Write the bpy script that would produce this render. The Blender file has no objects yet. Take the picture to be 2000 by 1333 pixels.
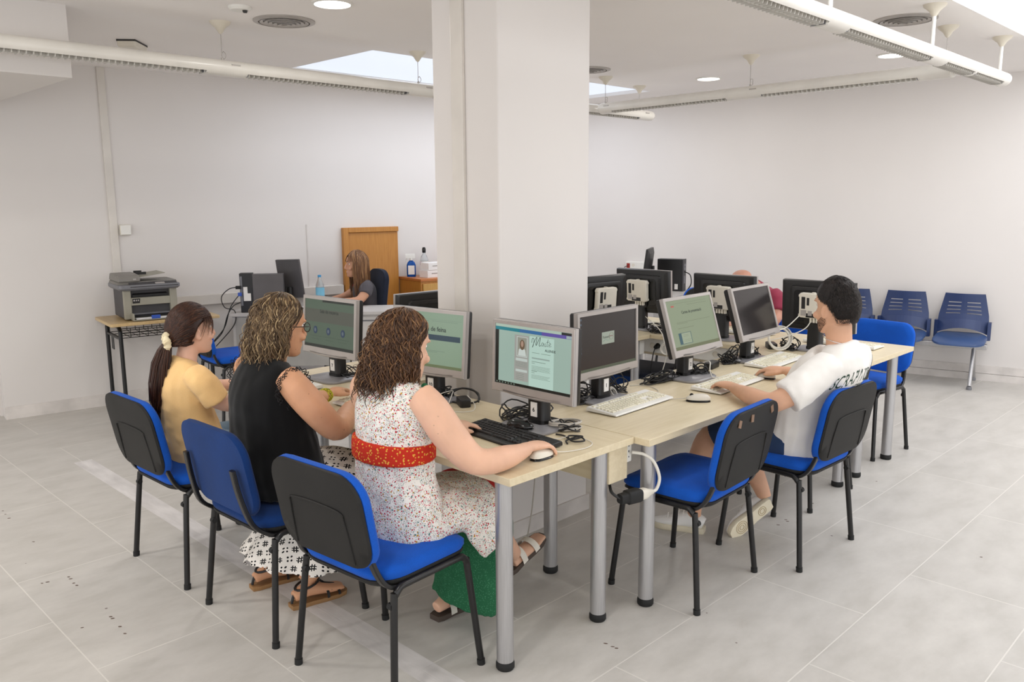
import bpy, bmesh, math, random
from mathutils import Vector, Matrix, Quaternion, noise
random.seed(7)
C = bpy.context.scene.collection
PI = math.pi
def V(*a): return Vector(a)
def R(d): return math.radians(d)

# ------------------------------------------------------------------ materials
def lin(c):
    return tuple(((x/255)/12.92 if x/255 <= .04045 else ((x/255+.055)/1.055)**2.4) for x in c)
class NB:
    """small node builder"""
    def __init__(s, name):
        s.m = bpy.data.materials.new(name); s.m.use_nodes = True
        s.t = s.m.node_tree; s.b = s.t.nodes['Principled BSDF']
    def n(s, t, **kw):
        x = s.t.nodes.new(t)
        for k, v in kw.items(): setattr(x, k, v)
        return x
    def link(s, a, b): s.t.links.new(a, b)
    def val(s, sock, v):
        if hasattr(v, 'node'): s.link(v, sock)
        else: sock.default_value = v
    def math(s, op, a, b=0.0, c=None):
        x = s.n('ShaderNodeMath', operation=op)
        s.val(x.inputs[0], a); s.val(x.inputs[1], b)
        if c is not None: s.val(x.inputs[2], c)
        return x.outputs[0]
    def mix(s, f, a, b, mode='MIX'):
        x = s.n('ShaderNodeMix', data_type='RGBA', blend_type=mode)
        s.val(x.inputs[0], f)
        for i, v in ((6, a), (7, b)):
            if hasattr(v, 'node'): s.link(v, x.inputs[i])
            else: x.inputs[i].default_value = (*lin(v), 1)
        return x.outputs[2]
    def coord(s, scale=(1, 1, 1), rot=0, which='Object'):
        c = s.n('ShaderNodeTexCoord'); mp = s.n('ShaderNodeMapping')
        s.link(c.outputs[which], mp.inputs[0]); mp.inputs['Scale'].default_value = scale
        mp.inputs['Rotation'].default_value = (0, 0, rot)
        return mp.outputs[0]
    def noise(s, vec, scale=5, detail=3, rough=.5):
        x = s.n('ShaderNodeTexNoise'); s.link(vec, x.inputs['Vector'])
        x.inputs['Scale'].default_value = scale; x.inputs['Detail'].default_value = detail
        x.inputs['Roughness'].default_value = rough
        return x.outputs[0]
    def ramp(s, f, stops):
        x = s.n('ShaderNodeValToRGB'); s.link(f, x.inputs[0]); e = x.color_ramp.elements
        while len(e) < len(stops): e.new(.5)
        for q, (p, c) in zip(e, stops): q.position = p; q.color = (*lin(c), 1)
        return x.outputs[0]
    def bump(s, h, strength=.3, dist=.002):
        x = s.n('ShaderNodeBump'); s.link(h, x.inputs['Height'])
        x.inputs['Strength'].default_value = strength; x.inputs['Distance'].default_value = dist
        s.link(x.outputs[0], s.b.inputs['Normal'])
    def base(s, c):
        if hasattr(c, 'node'): s.link(c, s.b.inputs['Base Color'])
        else: s.b.inputs['Base Color'].default_value = (*lin(c), 1)
    def set(s, rough=.5, metal=0., spec=None, **kw):
        s.b.inputs['Roughness'].default_value = rough; s.b.inputs['Metallic'].default_value = metal
        if spec is not None: s.b.inputs['Specular IOR Level'].default_value = spec
        for k, v in kw.items(): s.b.inputs[k].default_value = v
def mat(name, c, rough=.5, metal=0., var=.06, vs=6, bump=0, bs=200, bd=.001, spec=None):
    """principled surface with a slight procedural tone variation and optional grain"""
    k = NB(name); vec = k.coord()
    n = k.noise(vec, vs, 3)
    lo = tuple(max(0, x*(1-var)) for x in c); hi = tuple(min(255, x*(1+var)) for x in c)
    k.base(k.ramp(n, [(.3, lo), (.7, hi)])); k.set(rough, metal, spec)
    if bump: k.bump(k.noise(vec, bs, 2), bump, bd)
    return k.m
def glow(name, c, strength=1., rough=.3):
    k = NB(name); k.base((8, 9, 8)); k.set(rough)
    k.b.inputs['Emission Color'].default_value = (*lin(c), 1); k.b.inputs['Emission Strength'].default_value = strength
    return k.m

# ------------------------------------------------------------------ mesh kit
class M:
    def __init__(s): s.v = []; s.f = []
    def add(s, vs, fs):
        o = len(s.v); s.v += [tuple(p) for p in vs]; s.f += [tuple(i+o for i in q) for q in fs]; return s
    def box(s, c, d, rz=0, m=None):
        x, y, z = d[0]/2, d[1]/2, d[2]/2
        pts = [V(i, j, k) for k in (-z, z) for j in (-y, y) for i in (-x, x)]
        mm = (m if m is not None else Matrix.Rotation(rz, 3, 'Z'))
        pts = [mm @ p + V(*c) for p in pts]
        return s.add(pts, [(0, 2, 3, 1), (4, 5, 7, 6), (0, 1, 5, 4), (2, 6, 7, 3), (0, 4, 6, 2), (1, 3, 7, 5)])
    def bb(s, lo, hi): return s.box([(a+b)/2 for a, b in zip(lo, hi)], [b-a for a, b in zip(lo, hi)])
    def rings(s, rs, cap=True, closed=False):
        n = len(rs[0]); o = len(s.v)
        for r in rs: s.v += [tuple(p) for p in r]
        m = len(rs)
        for i in range(m if closed else m-1):
            a, b = o+i*n, o+((i+1) % m)*n
            for j in range(n):
                k = (j+1) % n; s.f.append((a+j, a+k, b+k, b+j))
        if cap and not closed:
            s.f.append(tuple(o+j for j in reversed(range(n)))); s.f.append(tuple(o+(m-1)*n+j for j in range(n)))
        return s
    def cyl(s, a, b, r, r2=None, n=16):
        return s.tube([a, b], [r, r if r2 is None else r2], n)
    def tube(s, path, r, n=8, cap=True, closed=False):
        P = [V(*p) for p in path]; k = len(P); rr = r if isinstance(r, (list, tuple)) else [r]*k
        T = []
        for i in range(k):
            a = P[(i-1) % k] if closed or i > 0 else P[i]; b = P[(i+1) % k] if closed or i < k-1 else P[i]
            t = (b-a); T.append(t.normalized() if t.length > 1e-9 else V(0, 0, 1))
        u = T[0].orthogonal().normalized(); rs = []
        for i in range(k):
            u = (u - T[i]*u.dot(T[i]));  u = u.normalized() if u.length > 1e-6 else T[i].orthogonal().normalized()
            w = T[i].cross(u)
            rs.append([P[i]+(u*math.cos(2*PI*j/n)+w*math.sin(2*PI*j/n))*rr[i] for j in range(n)])
        return s.rings(rs, cap, closed)
    def loft(s, st, side=(0, 1, 0), n=20, sub=3, exp=2.0):
        """stations (x, y, z, r_side, r_other): smooth closed tube with elliptic sections"""
        K = catmull(st, sub); P = [V(*k[:3]) for k in K]; rs = []; sd = V(*side)
        for i, k in enumerate(K):
            t = (P[min(i+1, len(P)-1)]-P[max(i-1, 0)]).normalized()
            a = sd - t*sd.dot(t)
            a = a.normalized() if a.length > 1e-4 else t.orthogonal().normalized()
            b = t.cross(a); ring = []
            for j in range(n):
                q = 2*PI*j/n; c, w = math.cos(q), math.sin(q)
                c = math.copysign(abs(c)**(2/exp), c); w = math.copysign(abs(w)**(2/exp), w)
                ring.append(P[i]+a*(c*k[3])+b*(w*k[4]))
            rs.append(ring)
        return s.rings(rs)
    def lathe(s, prof, c=(0, 0, 0), n=24, hollow=False):
        rs = []
        for r, z in prof: rs.append([V(c[0]+r*math.cos(2*PI*j/n), c[1]+r*math.sin(2*PI*j/n), c[2]+z) for j in range(n)])
        return s.rings(rs, closed=hollow)
    def ell(s, c, r, n=16, m=None):
        rs = []
        for i in range(1, n//2):
            a = PI*i/(n//2)-PI/2
            ring = [V(r[0]*math.cos(a)*math.cos(2*PI*j/n), r[1]*math.cos(a)*math.sin(2*PI*j/n), r[2]*math.sin(a)) for j in range(n)]
            rs.append([(m @ p if m is not None else p)+V(*c) for p in ring])
        return s.rings(rs)
    def prism(s, poly, z0, z1, m=None):
        """extrude an xy outline from z0 to z1, optionally through matrix m"""
        n = len(poly); a = [V(x, y, z0) for x, y in poly]; b = [V(x, y, z1) for x, y in poly]
        if m is not None: a = [m @ p for p in a]; b = [m @ p for p in b]
        return s.rings([a, b])
    def xf(s, m, start=0):
        for i in range(start, len(s.v)): s.v[i] = tuple(m @ V(*s.v[i]))
        return s
def catmull(st, sub):
    if sub <= 1 or len(st) < 3: return [tuple(x) for x in st]
    out = []; n = len(st)
    for i in range(n-1):
        p0, p1, p2, p3 = st[max(i-1, 0)], st[i], st[i+1], st[min(i+2, n-1)]
        for k in range(sub):
            t = k/sub; out.append(tuple(.5*((2*b)+(c-a)*t+(2*a-5*b+4*c-d)*t*t+(3*b-a-3*c+d)*t**3) for a, b, c, d in zip(p0, p1, p2, p3)))
    out.append(tuple(st[-1])); return out
def rrect(w, h, r, n=5, cx=0, cy=0):
    o = []
    for qx, qy, a in ((1, 1, 0), (-1, 1, 90), (-1, -1, 180), (1, -1, 270)):
        for k in range(n+1):
            t = R(a+90*k/n); o.append((cx+qx*(w/2-r)+r*math.cos(t), cy+qy*(h/2-r)+r*math.sin(t)))
    return o
def frame_m(o, x, y, z):
    """matrix taking local axes to x, y, z at origin o"""
    m = Matrix((x, y, z)).transposed().to_4x4(); m.translation = V(*o); return m
def arc(c, r, a0, a1, n, plane='xz'):
    o = []
    for k in range(n+1):
        a = R(a0+(a1-a0)*k/n); p, q = r*math.cos(a), r*math.sin(a)
        o.append((c[0]+p, c[1], c[2]+q) if plane == 'xz' else ((c[0]+p, c[1]+q, c[2]) if plane == 'xy' else (c[0], c[1]+p, c[2]+q)))
    return o

def obj(name, mb, material, parent=None, bevel=0, seg=2, sharp=35, loc=None, rz=0, remesh=0, smooth=0, subsurf=0, disp=None):
    me = bpy.data.meshes.new(name); me.from_pydata(mb.v, [], mb.f); me.validate(); me.update()
    me.polygons.foreach_set('use_smooth', [True]*len(me.polygons))
    if not remesh and not subsurf and sharp: me.set_sharp_from_angle(angle=R(sharp))
    o = bpy.data.objects.new(name, me); C.objects.link(o)
    if material: me.materials.append(material)
    if parent: o.parent = parent
    if loc: o.location = loc
    if rz: o.rotation_euler = (0, 0, rz)
    if bevel:
        b = o.modifiers.new('bevel', 'BEVEL'); b.width = bevel; b.segments = seg; b.limit_method = 'ANGLE'; b.angle_limit = R(40); b.harden_normals = False
    if remesh:
        r = o.modifiers.new('remesh', 'REMESH'); r.mode = 'VOXEL'; r.voxel_size = remesh; r.use_smooth_shade = True
    if smooth:
        q = o.modifiers.new('smooth', 'SMOOTH'); q.factor = .5; q.iterations = smooth
    if subsurf:
        q = o.modifiers.new('subsurf', 'SUBSURF'); q.levels = subsurf; q.render_levels = subsurf
    if disp:
        tx = bpy.data.textures.new(name+'_folds', 'CLOUDS'); tx.noise_scale = disp[0]; tx.noise_depth = 1
        d = o.modifiers.new('folds', 'DISPLACE'); d.texture = tx; d.strength = disp[1]; d.mid_level = .5; d.texture_coords = 'LOCAL'
    return o
def tag(o, label=None, cat=None, group=None, kind=None):
    if label: o['label'] = label
    if cat: o['category'] = cat
    if group: o['group'] = group
    if kind: o['kind'] = kind
    return o
def thing(name, label, cat, loc=(0, 0, 0), rz=0, group=None):
    o = bpy.data.objects.new(name, None); C.objects.link(o); o.location = loc; o.rotation_euler = (0, 0, rz)
    o.empty_display_size = .05
    return tag(o, label, cat, group)
KIDS = {}
def kids(o): return [c for c in o.children]
def dup(o, loc=None, rz=None, label=None, group=None, parent=None, skip=()):
    c = o.copy(); C.objects.link(c)
    if parent is not None: c.parent = parent
    if loc is not None: c.location = loc
    if rz is not None: c.rotation_euler = (0, 0, rz)
    if label: c['label'] = label
    if group: c['group'] = group
    for ch in o.children:
        if ch.name.split('.')[0] not in skip: dup(ch, parent=c, skip=skip)
    return c
DG = None
def text(s, size, m4, align='CENTER', depth=.0002, shear=0, bold=0, sx=1):
    """lettering as a thin mesh: returns M in the frame of matrix m4 (x right, y up, z out)"""
    cu = bpy.data.curves.new('lettering', 'FONT'); cu.body = s; cu.size = size; cu.align_x = align; cu.align_y = 'CENTER'
    cu.extrude = depth; cu.shear = shear; cu.offset = bold; cu.resolution_u = 3
    o = bpy.data.objects.new('lettering', cu); C.objects.link(o)
    dg = bpy.context.evaluated_depsgraph_get(); me = bpy.data.meshes.new_from_object(o.evaluated_get(dg))
    mb = M(); mb.add([m4 @ V(v.co.x*sx, v.co.y, v.co.z) for v in me.vertices], [tuple(p.vertices) for p in me.polygons])
    bpy.data.meshes.remove(me); bpy.data.objects.remove(o); bpy.data.curves.remove(cu)
    return mb
# ------------------------------------------------------------------ material library
X = {}
def wallmat(name, c):
    k = NB(name); vec = k.coord()
    k.base(k.ramp(k.noise(vec, .8, 4), [(.3, tuple(x*.975 for x in c)), (.7, c)])); k.set(.85, spec=.3)
    k.bump(k.noise(vec, 90, 3), .06, .002); return k.m
X['wall'] = wallmat('white wall paint', (226, 221, 217))
X['ceil'] = wallmat('ceiling paint', (247, 243, 240))
X['pillar'] = wallmat('pillar paint', (227, 222, 218))
X['base'] = mat('skirting white', (214, 208, 203), .45)
X['trunk'] = mat('cable trunking plastic', (218, 212, 204), .4, var=.02)
X['cream'] = mat('cream plastic', (219, 211, 195), .45, var=.03)
def floormat():
    k = NB('grey stone look tiles')
    c = k.n('ShaderNodeTexCoord'); sep = k.n('ShaderNodeSeparateXYZ'); k.link(c.outputs['Object'], sep.inputs[0])
    x, y = sep.outputs[0], sep.outputs[1]
    def tiles(along, across, ofs_a, ofs_c, L=1.0, W=.49):
        q = k.math('DIVIDE', k.math('SUBTRACT', across, ofs_c), W); row = k.math('FLOOR', q); fr = k.math('FRACT', q)
        a = k.math('DIVIDE', k.math('ADD', k.math('SUBTRACT', along, ofs_a), k.math('MULTIPLY', k.math('FLOORED_MODULO', row, 2), L*.5)), L)
        col = k.math('FLOOR', a); fa = k.math('FRACT', a)
        e1 = k.math('MULTIPLY', k.math('MINIMUM', fr, k.math('SUBTRACT', 1, fr)), W)
        e2 = k.math('MULTIPLY', k.math('MINIMUM', fa, k.math('SUBTRACT', 1, fa)), L)
        e = k.math('MINIMUM', e1, e2)
        idn = k.math('FRACT', k.math('MULTIPLY', k.math('SINE', k.math('ADD', k.math('MULTIPLY', row, 12.99), k.math('MULTIPLY', col, 78.2))), 437.5))
        return e, idn
    e1, i1 = tiles(x, y, .83, -.2)
    e2, i2 = tiles(y, x, 1.13, -.985, .98, .48)
    left = k.math('LESS_THAN', x, -.2)
    def pick(a, b):
        return k.math('ADD', k.math('MULTIPLY', left, a), k.math('MULTIPLY', k.math('SUBTRACT', 1, left), b))
    e = pick(e2, e1); idn = pick(i2, i1)
    g = k.n('ShaderNodeMapRange'); g.inputs[1].default_value = .0015; g.inputs[2].default_value = .0035; k.link(e, g.inputs[0])
    vec = k.coord((1, 1, 1))
    n1 = k.noise(k.coord((1.2, 2.6, 1), .6), 3.2, 6, .62); n2 = k.noise(vec, 38, 4, .7)
    st = k.ramp(n1, [(.28, (186, 182, 175)), (.5, (199, 195, 189)), (.75, (210, 206, 200))])
    st = k.mix(k.math('MULTIPLY', n2, .22), st, (170, 166, 160))
    st = k.mix(k.math('MULTIPLY', idn, .14), st, (172, 168, 162))
    col = k.mix(g.outputs[0], (216, 212, 205), st)
    # paler marble strip where an old partition stood
    strip = k.math('MULTIPLY', k.math('LESS_THAN', k.math('ABSOLUTE', k.math('ADD', x, .165)), .055), k.math('GREATER_THAN', y, -1.0))
    s3 = k.math('MULTIPLY', strip, k.math('LESS_THAN', y, 3.78))
    col = k.mix(s3, col, k.ramp(k.noise(k.coord((6, 1.5, 1)), 3, 5), [(.3, (200, 196, 194)), (.7, (228, 224, 222))]))
    # small worn brown spots
    vo = k.n('ShaderNodeTexVoronoi'); k.link(k.coord((1, 1, 1)), vo.inputs[0]); vo.inputs['Scale'].default_value = 9
    spot = k.math('MULTIPLY', k.math('LESS_THAN', vo.outputs['Distance'], .055), k.math('GREATER_THAN', k.noise(vec, 1.7, 2), .60))
    col = k.mix(k.math('MULTIPLY', spot, .75), col, (88, 70, 62))
    k.base(col); k.set(.42, spec=.4)
    rr = k.n('ShaderNodeMapRange'); rr.inputs[3].default_value = .3; rr.inputs[4].default_value = .52; k.link(n1, rr.inputs[0]); k.link(rr.outputs[0], k.b.inputs['Roughness'])
    h = k.math('ADD', k.math('MULTIPLY', g.outputs[0], .6), k.math('MULTIPLY', n2, .25))
    k.bump(h, .25, .002); return k.m
X['floor'] = floormat()
def wood(name, a, b, scale=(1, 14, 14), rough=.4, ns=2.2):
    k = NB(name); n = k.noise(k.coord(scale), ns, 6, .6); n2 = k.noise(k.coord(), 1.5, 2)
    k.base(k.ramp(k.math('ADD', k.math('MULTIPLY', n, .75), k.math('MULTIPLY', n2, .25)), [(.35, a), (.65, b)])); k.set(rough, spec=.45)
    k.bump(n, .05, .001); return k.m
X['maple_x'] = wood('pale maple laminate', (212, 196, 162), (225, 211, 180), (2, 22, 22), .33)
X['maple_y'] = wood('pale maple laminate lengthwise', (212, 196, 162), (225, 211, 180), (22, 2, 22), .33)
X['maple_edge'] = wood('maple edge band', (205, 185, 146), (218, 200, 162), (6, 6, 30), .4)
X['oak'] = wood('school desk oak laminate', (190, 160, 112), (205, 178, 132), (22, 2, 22), .35)
X['beech'] = wood('orange beech veneer', (176, 116, 48), (194, 136, 64), (30, 30, 2.2), .35)
X['beech2'] = wood('pale beech door', (186, 140, 70), (202, 158, 88), (30, 30, 2.2), .35)
X['beech3'] = wood('reddish beech edge', (176, 104, 52), (196, 124, 66), (3, 30, 30), .35)
def alu(name, c, rough=.34):
    k = NB(name); k.base(k.ramp(k.noise(k.coord((60, 60, 1.5)), 6, 3), [(.3, tuple(x*.93 for x in c)), (.7, c)])); k.set(rough, .75); return k.m
X['alu'] = alu('grey lacquered tube', (192, 191, 192), .36)
X['chrome'] = alu('polished steel', (215, 215, 215), .16)
X['silver'] = mat('silver plastic', (176, 170, 166), .36, .25, var=.03)
X['silver_dk'] = mat('grey stand foot', (150, 149, 152), .35, .3, var=.03)
X['black'] = mat('black plastic', (24, 23, 23), .42, var=.1, bump=.12, bs=500)
X['blackg'] = mat('glossy black plastic', (16, 16, 16), .18, var=.1)
X['steelblk'] = mat('black lacquered steel', (21, 20, 20), .32, var=.1)
X['shell'] = mat('charcoal plastic shell', (33, 32, 31), .6, var=.06, bump=.25, bs=420, spec=.3)
X['rubber'] = mat('black rubber', (20, 20, 20), .7)
def fabric(name, c, sc=420, var=.12, st=.35):
    k = NB(name); vec = k.coord(); n = k.noise(vec, sc, 2, .7); n2 = k.noise(vec, 7, 3)
    k.base(k.ramp(k.math('ADD', k.math('MULTIPLY', n, .6), k.math('MULTIPLY', n2, .4)), [(.3, tuple(x*(1-var) for x in c)), (.7, tuple(min(255, x*(1+var)) for x in c))]))
    k.set(.9, spec=.15); k.b.inputs['Sheen Weight'].default_value = .06; k.bump(n, st, .001); return k.m
X['blue'] = fabric('royal blue upholstery', (23, 84, 182))
X['navy'] = fabric('navy blue upholstery', (20, 52, 106))
X['navychair'] = fabric('dark navy office upholstery', (33, 38, 52))
X['benchblue'] = mat('navy polypropylene', (37, 55, 98), .42, var=.05, bump=.1, bs=300)
X['benchseat'] = mat('mid blue polypropylene', (52, 78, 124), .38, var=.05, bump=.1, bs=300)
X['white'] = mat('white plastic', (232, 230, 224), .4, var=.02)
X['offwhite'] = mat('ivory plastic', (222, 216, 202), .42, var=.03)
X['keys'] = mat('ivory keycaps', (226, 220, 198), .5, var=.03)
X['keyblk'] = mat('black keycaps', (30, 30, 31), .45, var=.1)
X['rail'] = mat('white enamelled luminaire', (226, 222, 214), .3, var=.02)
X['louvre'] = mat('louvre blades', (200, 196, 188), .35, var=.03)
X['dark'] = mat('dark recess', (44, 42, 40), .6)
X['grille'] = mat('grey vent metal', (172, 166, 160), .4, .2, var=.04)
X['label'] = mat('paper label', (236, 232, 226), .7, var=.02)
X['ink'] = mat('black ink', (30, 28, 28), .7)
X['deskgrey'] = mat('pale grey laminate', (196, 192, 188), .5, var=.03)
X['deskfront'] = mat('grey modesty panel', (168, 165, 160), .55, var=.03)
X['caseGrey'] = mat('dark grey steel case', (92, 88, 88), .5, .1, var=.05)
X['moncase'] = mat('dark grey monitor back', (78, 75, 76), .45, var=.05)
X['prgrey'] = mat('warm grey printer plastic', (150, 146, 132), .5, var=.03)
X['prdark'] = mat('dark grey printer plastic', (66, 64, 66), .5, var=.04)
X['prlid'] = mat('grey printer lid', (128, 124, 118), .5, var=.03)
X['slate'] = mat('slate printer edge', (112, 112, 116), .4, var=.03)
X['paper'] = mat('white paper', (236, 234, 232), .8, var=.015)
X['bluep'] = mat('blue plastic', (48, 84, 176), .4)
X['cableW'] = mat('white cable', (226, 222, 212), .45)
X['cableG'] = mat('grey cable', (190, 184, 174), .45)
X['cableB'] = mat('black cable', (20, 19, 19), .45)
X['red'] = mat('red socket plastic', (150, 36, 28), .4)
def liquid(name, c, rough=.08, alpha=1., trans=.7):
    k = NB(name); k.base(c); k.set(rough); k.b.inputs['Transmission Weight'].default_value = trans; k.b.inputs['IOR'].default_value = 1.33; return k.m
X['clear'] = liquid('clear plastic', (238, 242, 244), .1, trans=.75)
X['bluewater'] = liquid('blue cleaning liquid', (28, 92, 178), .15, trans=.35)
X['sky'] = glow('translucent skylight sheet, overcast', (214, 222, 236), 1.05)
X['sky2'] = glow('translucent skylight sheet, bright', (250, 252, 255), 2.6)
X['lampglow'] = glow('downlight diffuser', (255, 253, 246), 9.)
# ------------------------------------------------------------------ camera (x runs along the right hand table, y along the left hand one)
F_PX, T_, R_ = 1614.0, R(9.67), R(.4)
yaw = R(-45.2)
Xw = V(math.cos(yaw), math.sin(yaw), 0); Yw = V(-math.sin(yaw), math.cos(yaw), 0); Zw = V(0, 0, 1)
up0 = Yw*math.sin(T_)+Zw*math.cos(T_); fw = Yw*math.cos(T_)-Zw*math.sin(T_)
rt = Xw*math.cos(R_)-up0*math.sin(R_); up = Xw*math.sin(R_)+up0*math.cos(R_)
cam = bpy.data.cameras.new('camera'); cam.lens = F_PX/2000*36; cam.sensor_width = 36; cam.clip_start = .05; cam.clip_end = 100
co = bpy.data.objects.new('camera', cam); C.objects.link(co)
mm = Matrix((rt, up, -fw)).transposed().to_4x4(); mm.translation = V(-1.8693, -1.8705, 1.66); co.matrix_world = mm
bpy.context.scene.camera = co

# ------------------------------------------------------------------ setting
CEIL = 2.72
def struct(name, mb, m, label=None, **kw):
    o = obj(name, mb, m, **kw); tag(o, label, kind='structure'); return o
struct('floor', M().bb((-6.5, -6, -.1), (9.5, 8.5, 0)), X['floor'], 'pale grey stone-look tiled floor', sharp=30)
# ceiling with two rectangular skylight openings
mb = M()
H1 = (1.80, 3.15, 5.16, 4.38); H2 = (1.2, -1.75, 6.3, -.235)
xs = sorted({-6.5, 9.5, H1[0], H1[2], H2[0], H2[2]}); ys = sorted({-4.2, 8.5, H1[1], H1[3], H2[1], H2[3]})
for i in range(len(xs)-1):
    for j in range(len(ys)-1):
        cx, cy = (xs[i]+xs[i+1])/2, (ys[j]+ys[j+1])/2
        if any(h[0] < cx < h[2] and h[1] < cy < h[3] for h in (H1, H2)): continue
        mb.bb((xs[i], ys[j], CEIL), (xs[i+1], ys[j+1], CEIL+.12))
struct('ceiling', mb, X['ceil'], 'white flat ceiling with skylight openings')
for n, (h, m, lb) in enumerate(((H1, 'sky', 'pale blue skylight in ceiling beyond the pillar'), (H2, 'sky2', 'bright white skylight at upper right of ceiling')), 1):
    struct('window_%d' % n, M().bb((h[0], h[1], CEIL+.035), (h[2], h[3], CEIL+.05)), X[m], lb)
# small dark wear marks on the tiles
mb = M(); rr_ = random.Random(4)
for x, y in ((-.781, 3.151), (-.785, 3.085), (-.788, 3.004), (-.793, 2.564), (-.907, 2.031), (-.886, 2.026), (-.803, 2.013), (-.803, 1.986), (-.808, 1.93), (-.806, 1.897), (-.918, 1.487), (-.806, 1.497), (-.806, 1.476), (-.81, 1.387), (-.817, 1.317), (.429, -.077), (.430, -.11), (.431, -.127), (2.372, .015), (2.05, .01), (2.036, -.006), (1.958, .006), (2.978, -.096), (2.25, -.86), (2.62, -1.02)):
    w_, l_, a_ = rr_.uniform(.003, .005), rr_.uniform(.006, .009), R(-45+rr_.uniform(-20, 20)); ca, sa = math.cos(a_), math.sin(a_)
    mb.prism([(x+l_*math.cos(q)*ca-w_*math.sin(q)*sa, y+l_*math.cos(q)*sa+w_*math.sin(q)*ca) for q in [2*PI*j/10 for j in range(10)]], .0002, .0008)
o = obj('floor_marks', mb, mat('worn brown spots', (104, 86, 76), .6)); tag(o, 'scattered tiny brown wear spots on the floor tiles', 'stains', kind='stuff')
# walls; the long left wall turns 7.6 degrees off the tables, the right wall 12 degrees
CNR = V(5.527, 4.570, 0); WL = V(-.214, 5.336, 0); RD = V(math.cos(R(-78)), math.sin(R(-78)), 0); RN = V(-RD.y, RD.x, 0)   # RN points out of the room
LD = (CNR-WL).normalized(); LN = V(-LD.y, LD.x, 0)
def slab(a, b, n, t, z0, z1):
    q = [a, b, b+n*t, a+n*t]; return M().rings([[V(p.x, p.y, z) for p in q] for z in (z0, z1)])
struct('wall_left', slab(WL, CNR+LD*.15, LN, .15, 0, CEIL), X['wall'], 'long white wall behind the printer and office desk')
RE = CNR+RD*10.5
struct('wall_right', slab(RE, CNR-RD*.1, RN, .15, 0, CEIL), X['wall'], 'long white wall behind the blue waiting bench')
struct('wall_return', slab(WL+V(.001, .15, 0), WL+V(.08, 2.6, 0), V(1, 0, 0), .12, 0, CEIL), X['wall'], 'white wall return at far left corner')
struct('wall_far', M().bb((-6.5, 7.9, 0), (.2, 8.05, CEIL)), X['wall'], 'white wall seen past the left corner')
struct('soffit_beam', M().bb((-6.5, 3.165, 2.34), (-.214, 8.0, CEIL)), X['wall'], 'dropped white ceiling box at upper left')
# skirting boards
def skirt(a, b, n, t, h, nm, lb):
    mb = slab(a, b, -n, t, 0, h); mb2 = slab(a, b, -n, t*.6, h, h+.012)
    mb.add(mb2.v, mb2.f); struct(nm, mb, X['base'], lb)
skirt(WL-V(0, .0, 0), CNR, LN, .014, .085, 'baseboard_left', 'white skirting board along left wall')
mb = slab(RE, CNR, -RN, .022, 0, .065); m2 = slab(RE, CNR, -RN, .014, .068, .14); mb.add(m2.v, m2.f)
struct('baseboard_right', mb, X['base'], 'white two-step skirting along right wall')
# pillar
PX0, PX1, PY0, PY1 = .81, 1.452, .868, 1.318
struct('pillar', M().bb((PX0, PY0, 0), (PX1, PY1, CEIL)), X['pillar'], 'square white pillar between the computer tables', bevel=.006)
mb = M(); mb.bb((PX0-.012, PY0-.012, 0), (PX1+.012, PY0, .085)).bb((PX0-.012, PY0, 0), (PX0, PY1+.012, .085)).bb((PX1, PY0, 0), (PX1+.012, PY1+.012, .085))
struct('baseboard_pillar', mb, X['base'], 'white skirting around the pillar')
struct('trim_1', M().bb((PX0-.02, 1.085, .085), (PX0, 1.165, CEIL)), X['trunk'], 'flat cable duct up the left face of pillar', bevel=.004)
# wall trunking, conduit
def onleft(x, off=0): return WL+LD*((x-WL.x)/LD.x)-LN*off
a, b = onleft(.95), onleft(2.66)
struct('trim_2', slab(a, b, -LN, .04, .775, .865), X['trunk'], 'horizontal cable trunking along left wall', bevel=.005)
struct('trim_3', slab(onleft(.640), onleft(.700), -LN, .014, .86, CEIL), X['trunk'], 'vertical cable duct up the left wall', bevel=.004)
# thin panel joint lines on the left wall (upright trim strips)
struct('trim_4', slab(onleft(2.318), onleft(2.330), -LN, .006, .865, 1.45), X['base'], 'slim upright trim on left wall by desk')

def on_right(s, off, z): p = CNR+RD*s-RN*off; return V(p.x, p.y, z)

# wooden door leaf behind the office desk
d0, d1 = onleft(2.672), onleft(3.272)
dr = thing('wooden_door', 'orange wooden door panel in white wall behind the office woman', 'door', d0, math.atan2(LD.y, LD.x)); 
w = (d1-d0).length
obj('door_panel', M().bb((.06, -.03, 0), (w, -.002, 1.36)), X['beech'], dr, bevel=.003)
mb = M(); mb.bb((0, -.05, 0), (.055, -.002, 1.41)).bb((.055, -.05, 1.362), (w, -.002, 1.41))
obj('door_frame', mb, X['beech'], dr, bevel=.004)

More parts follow.
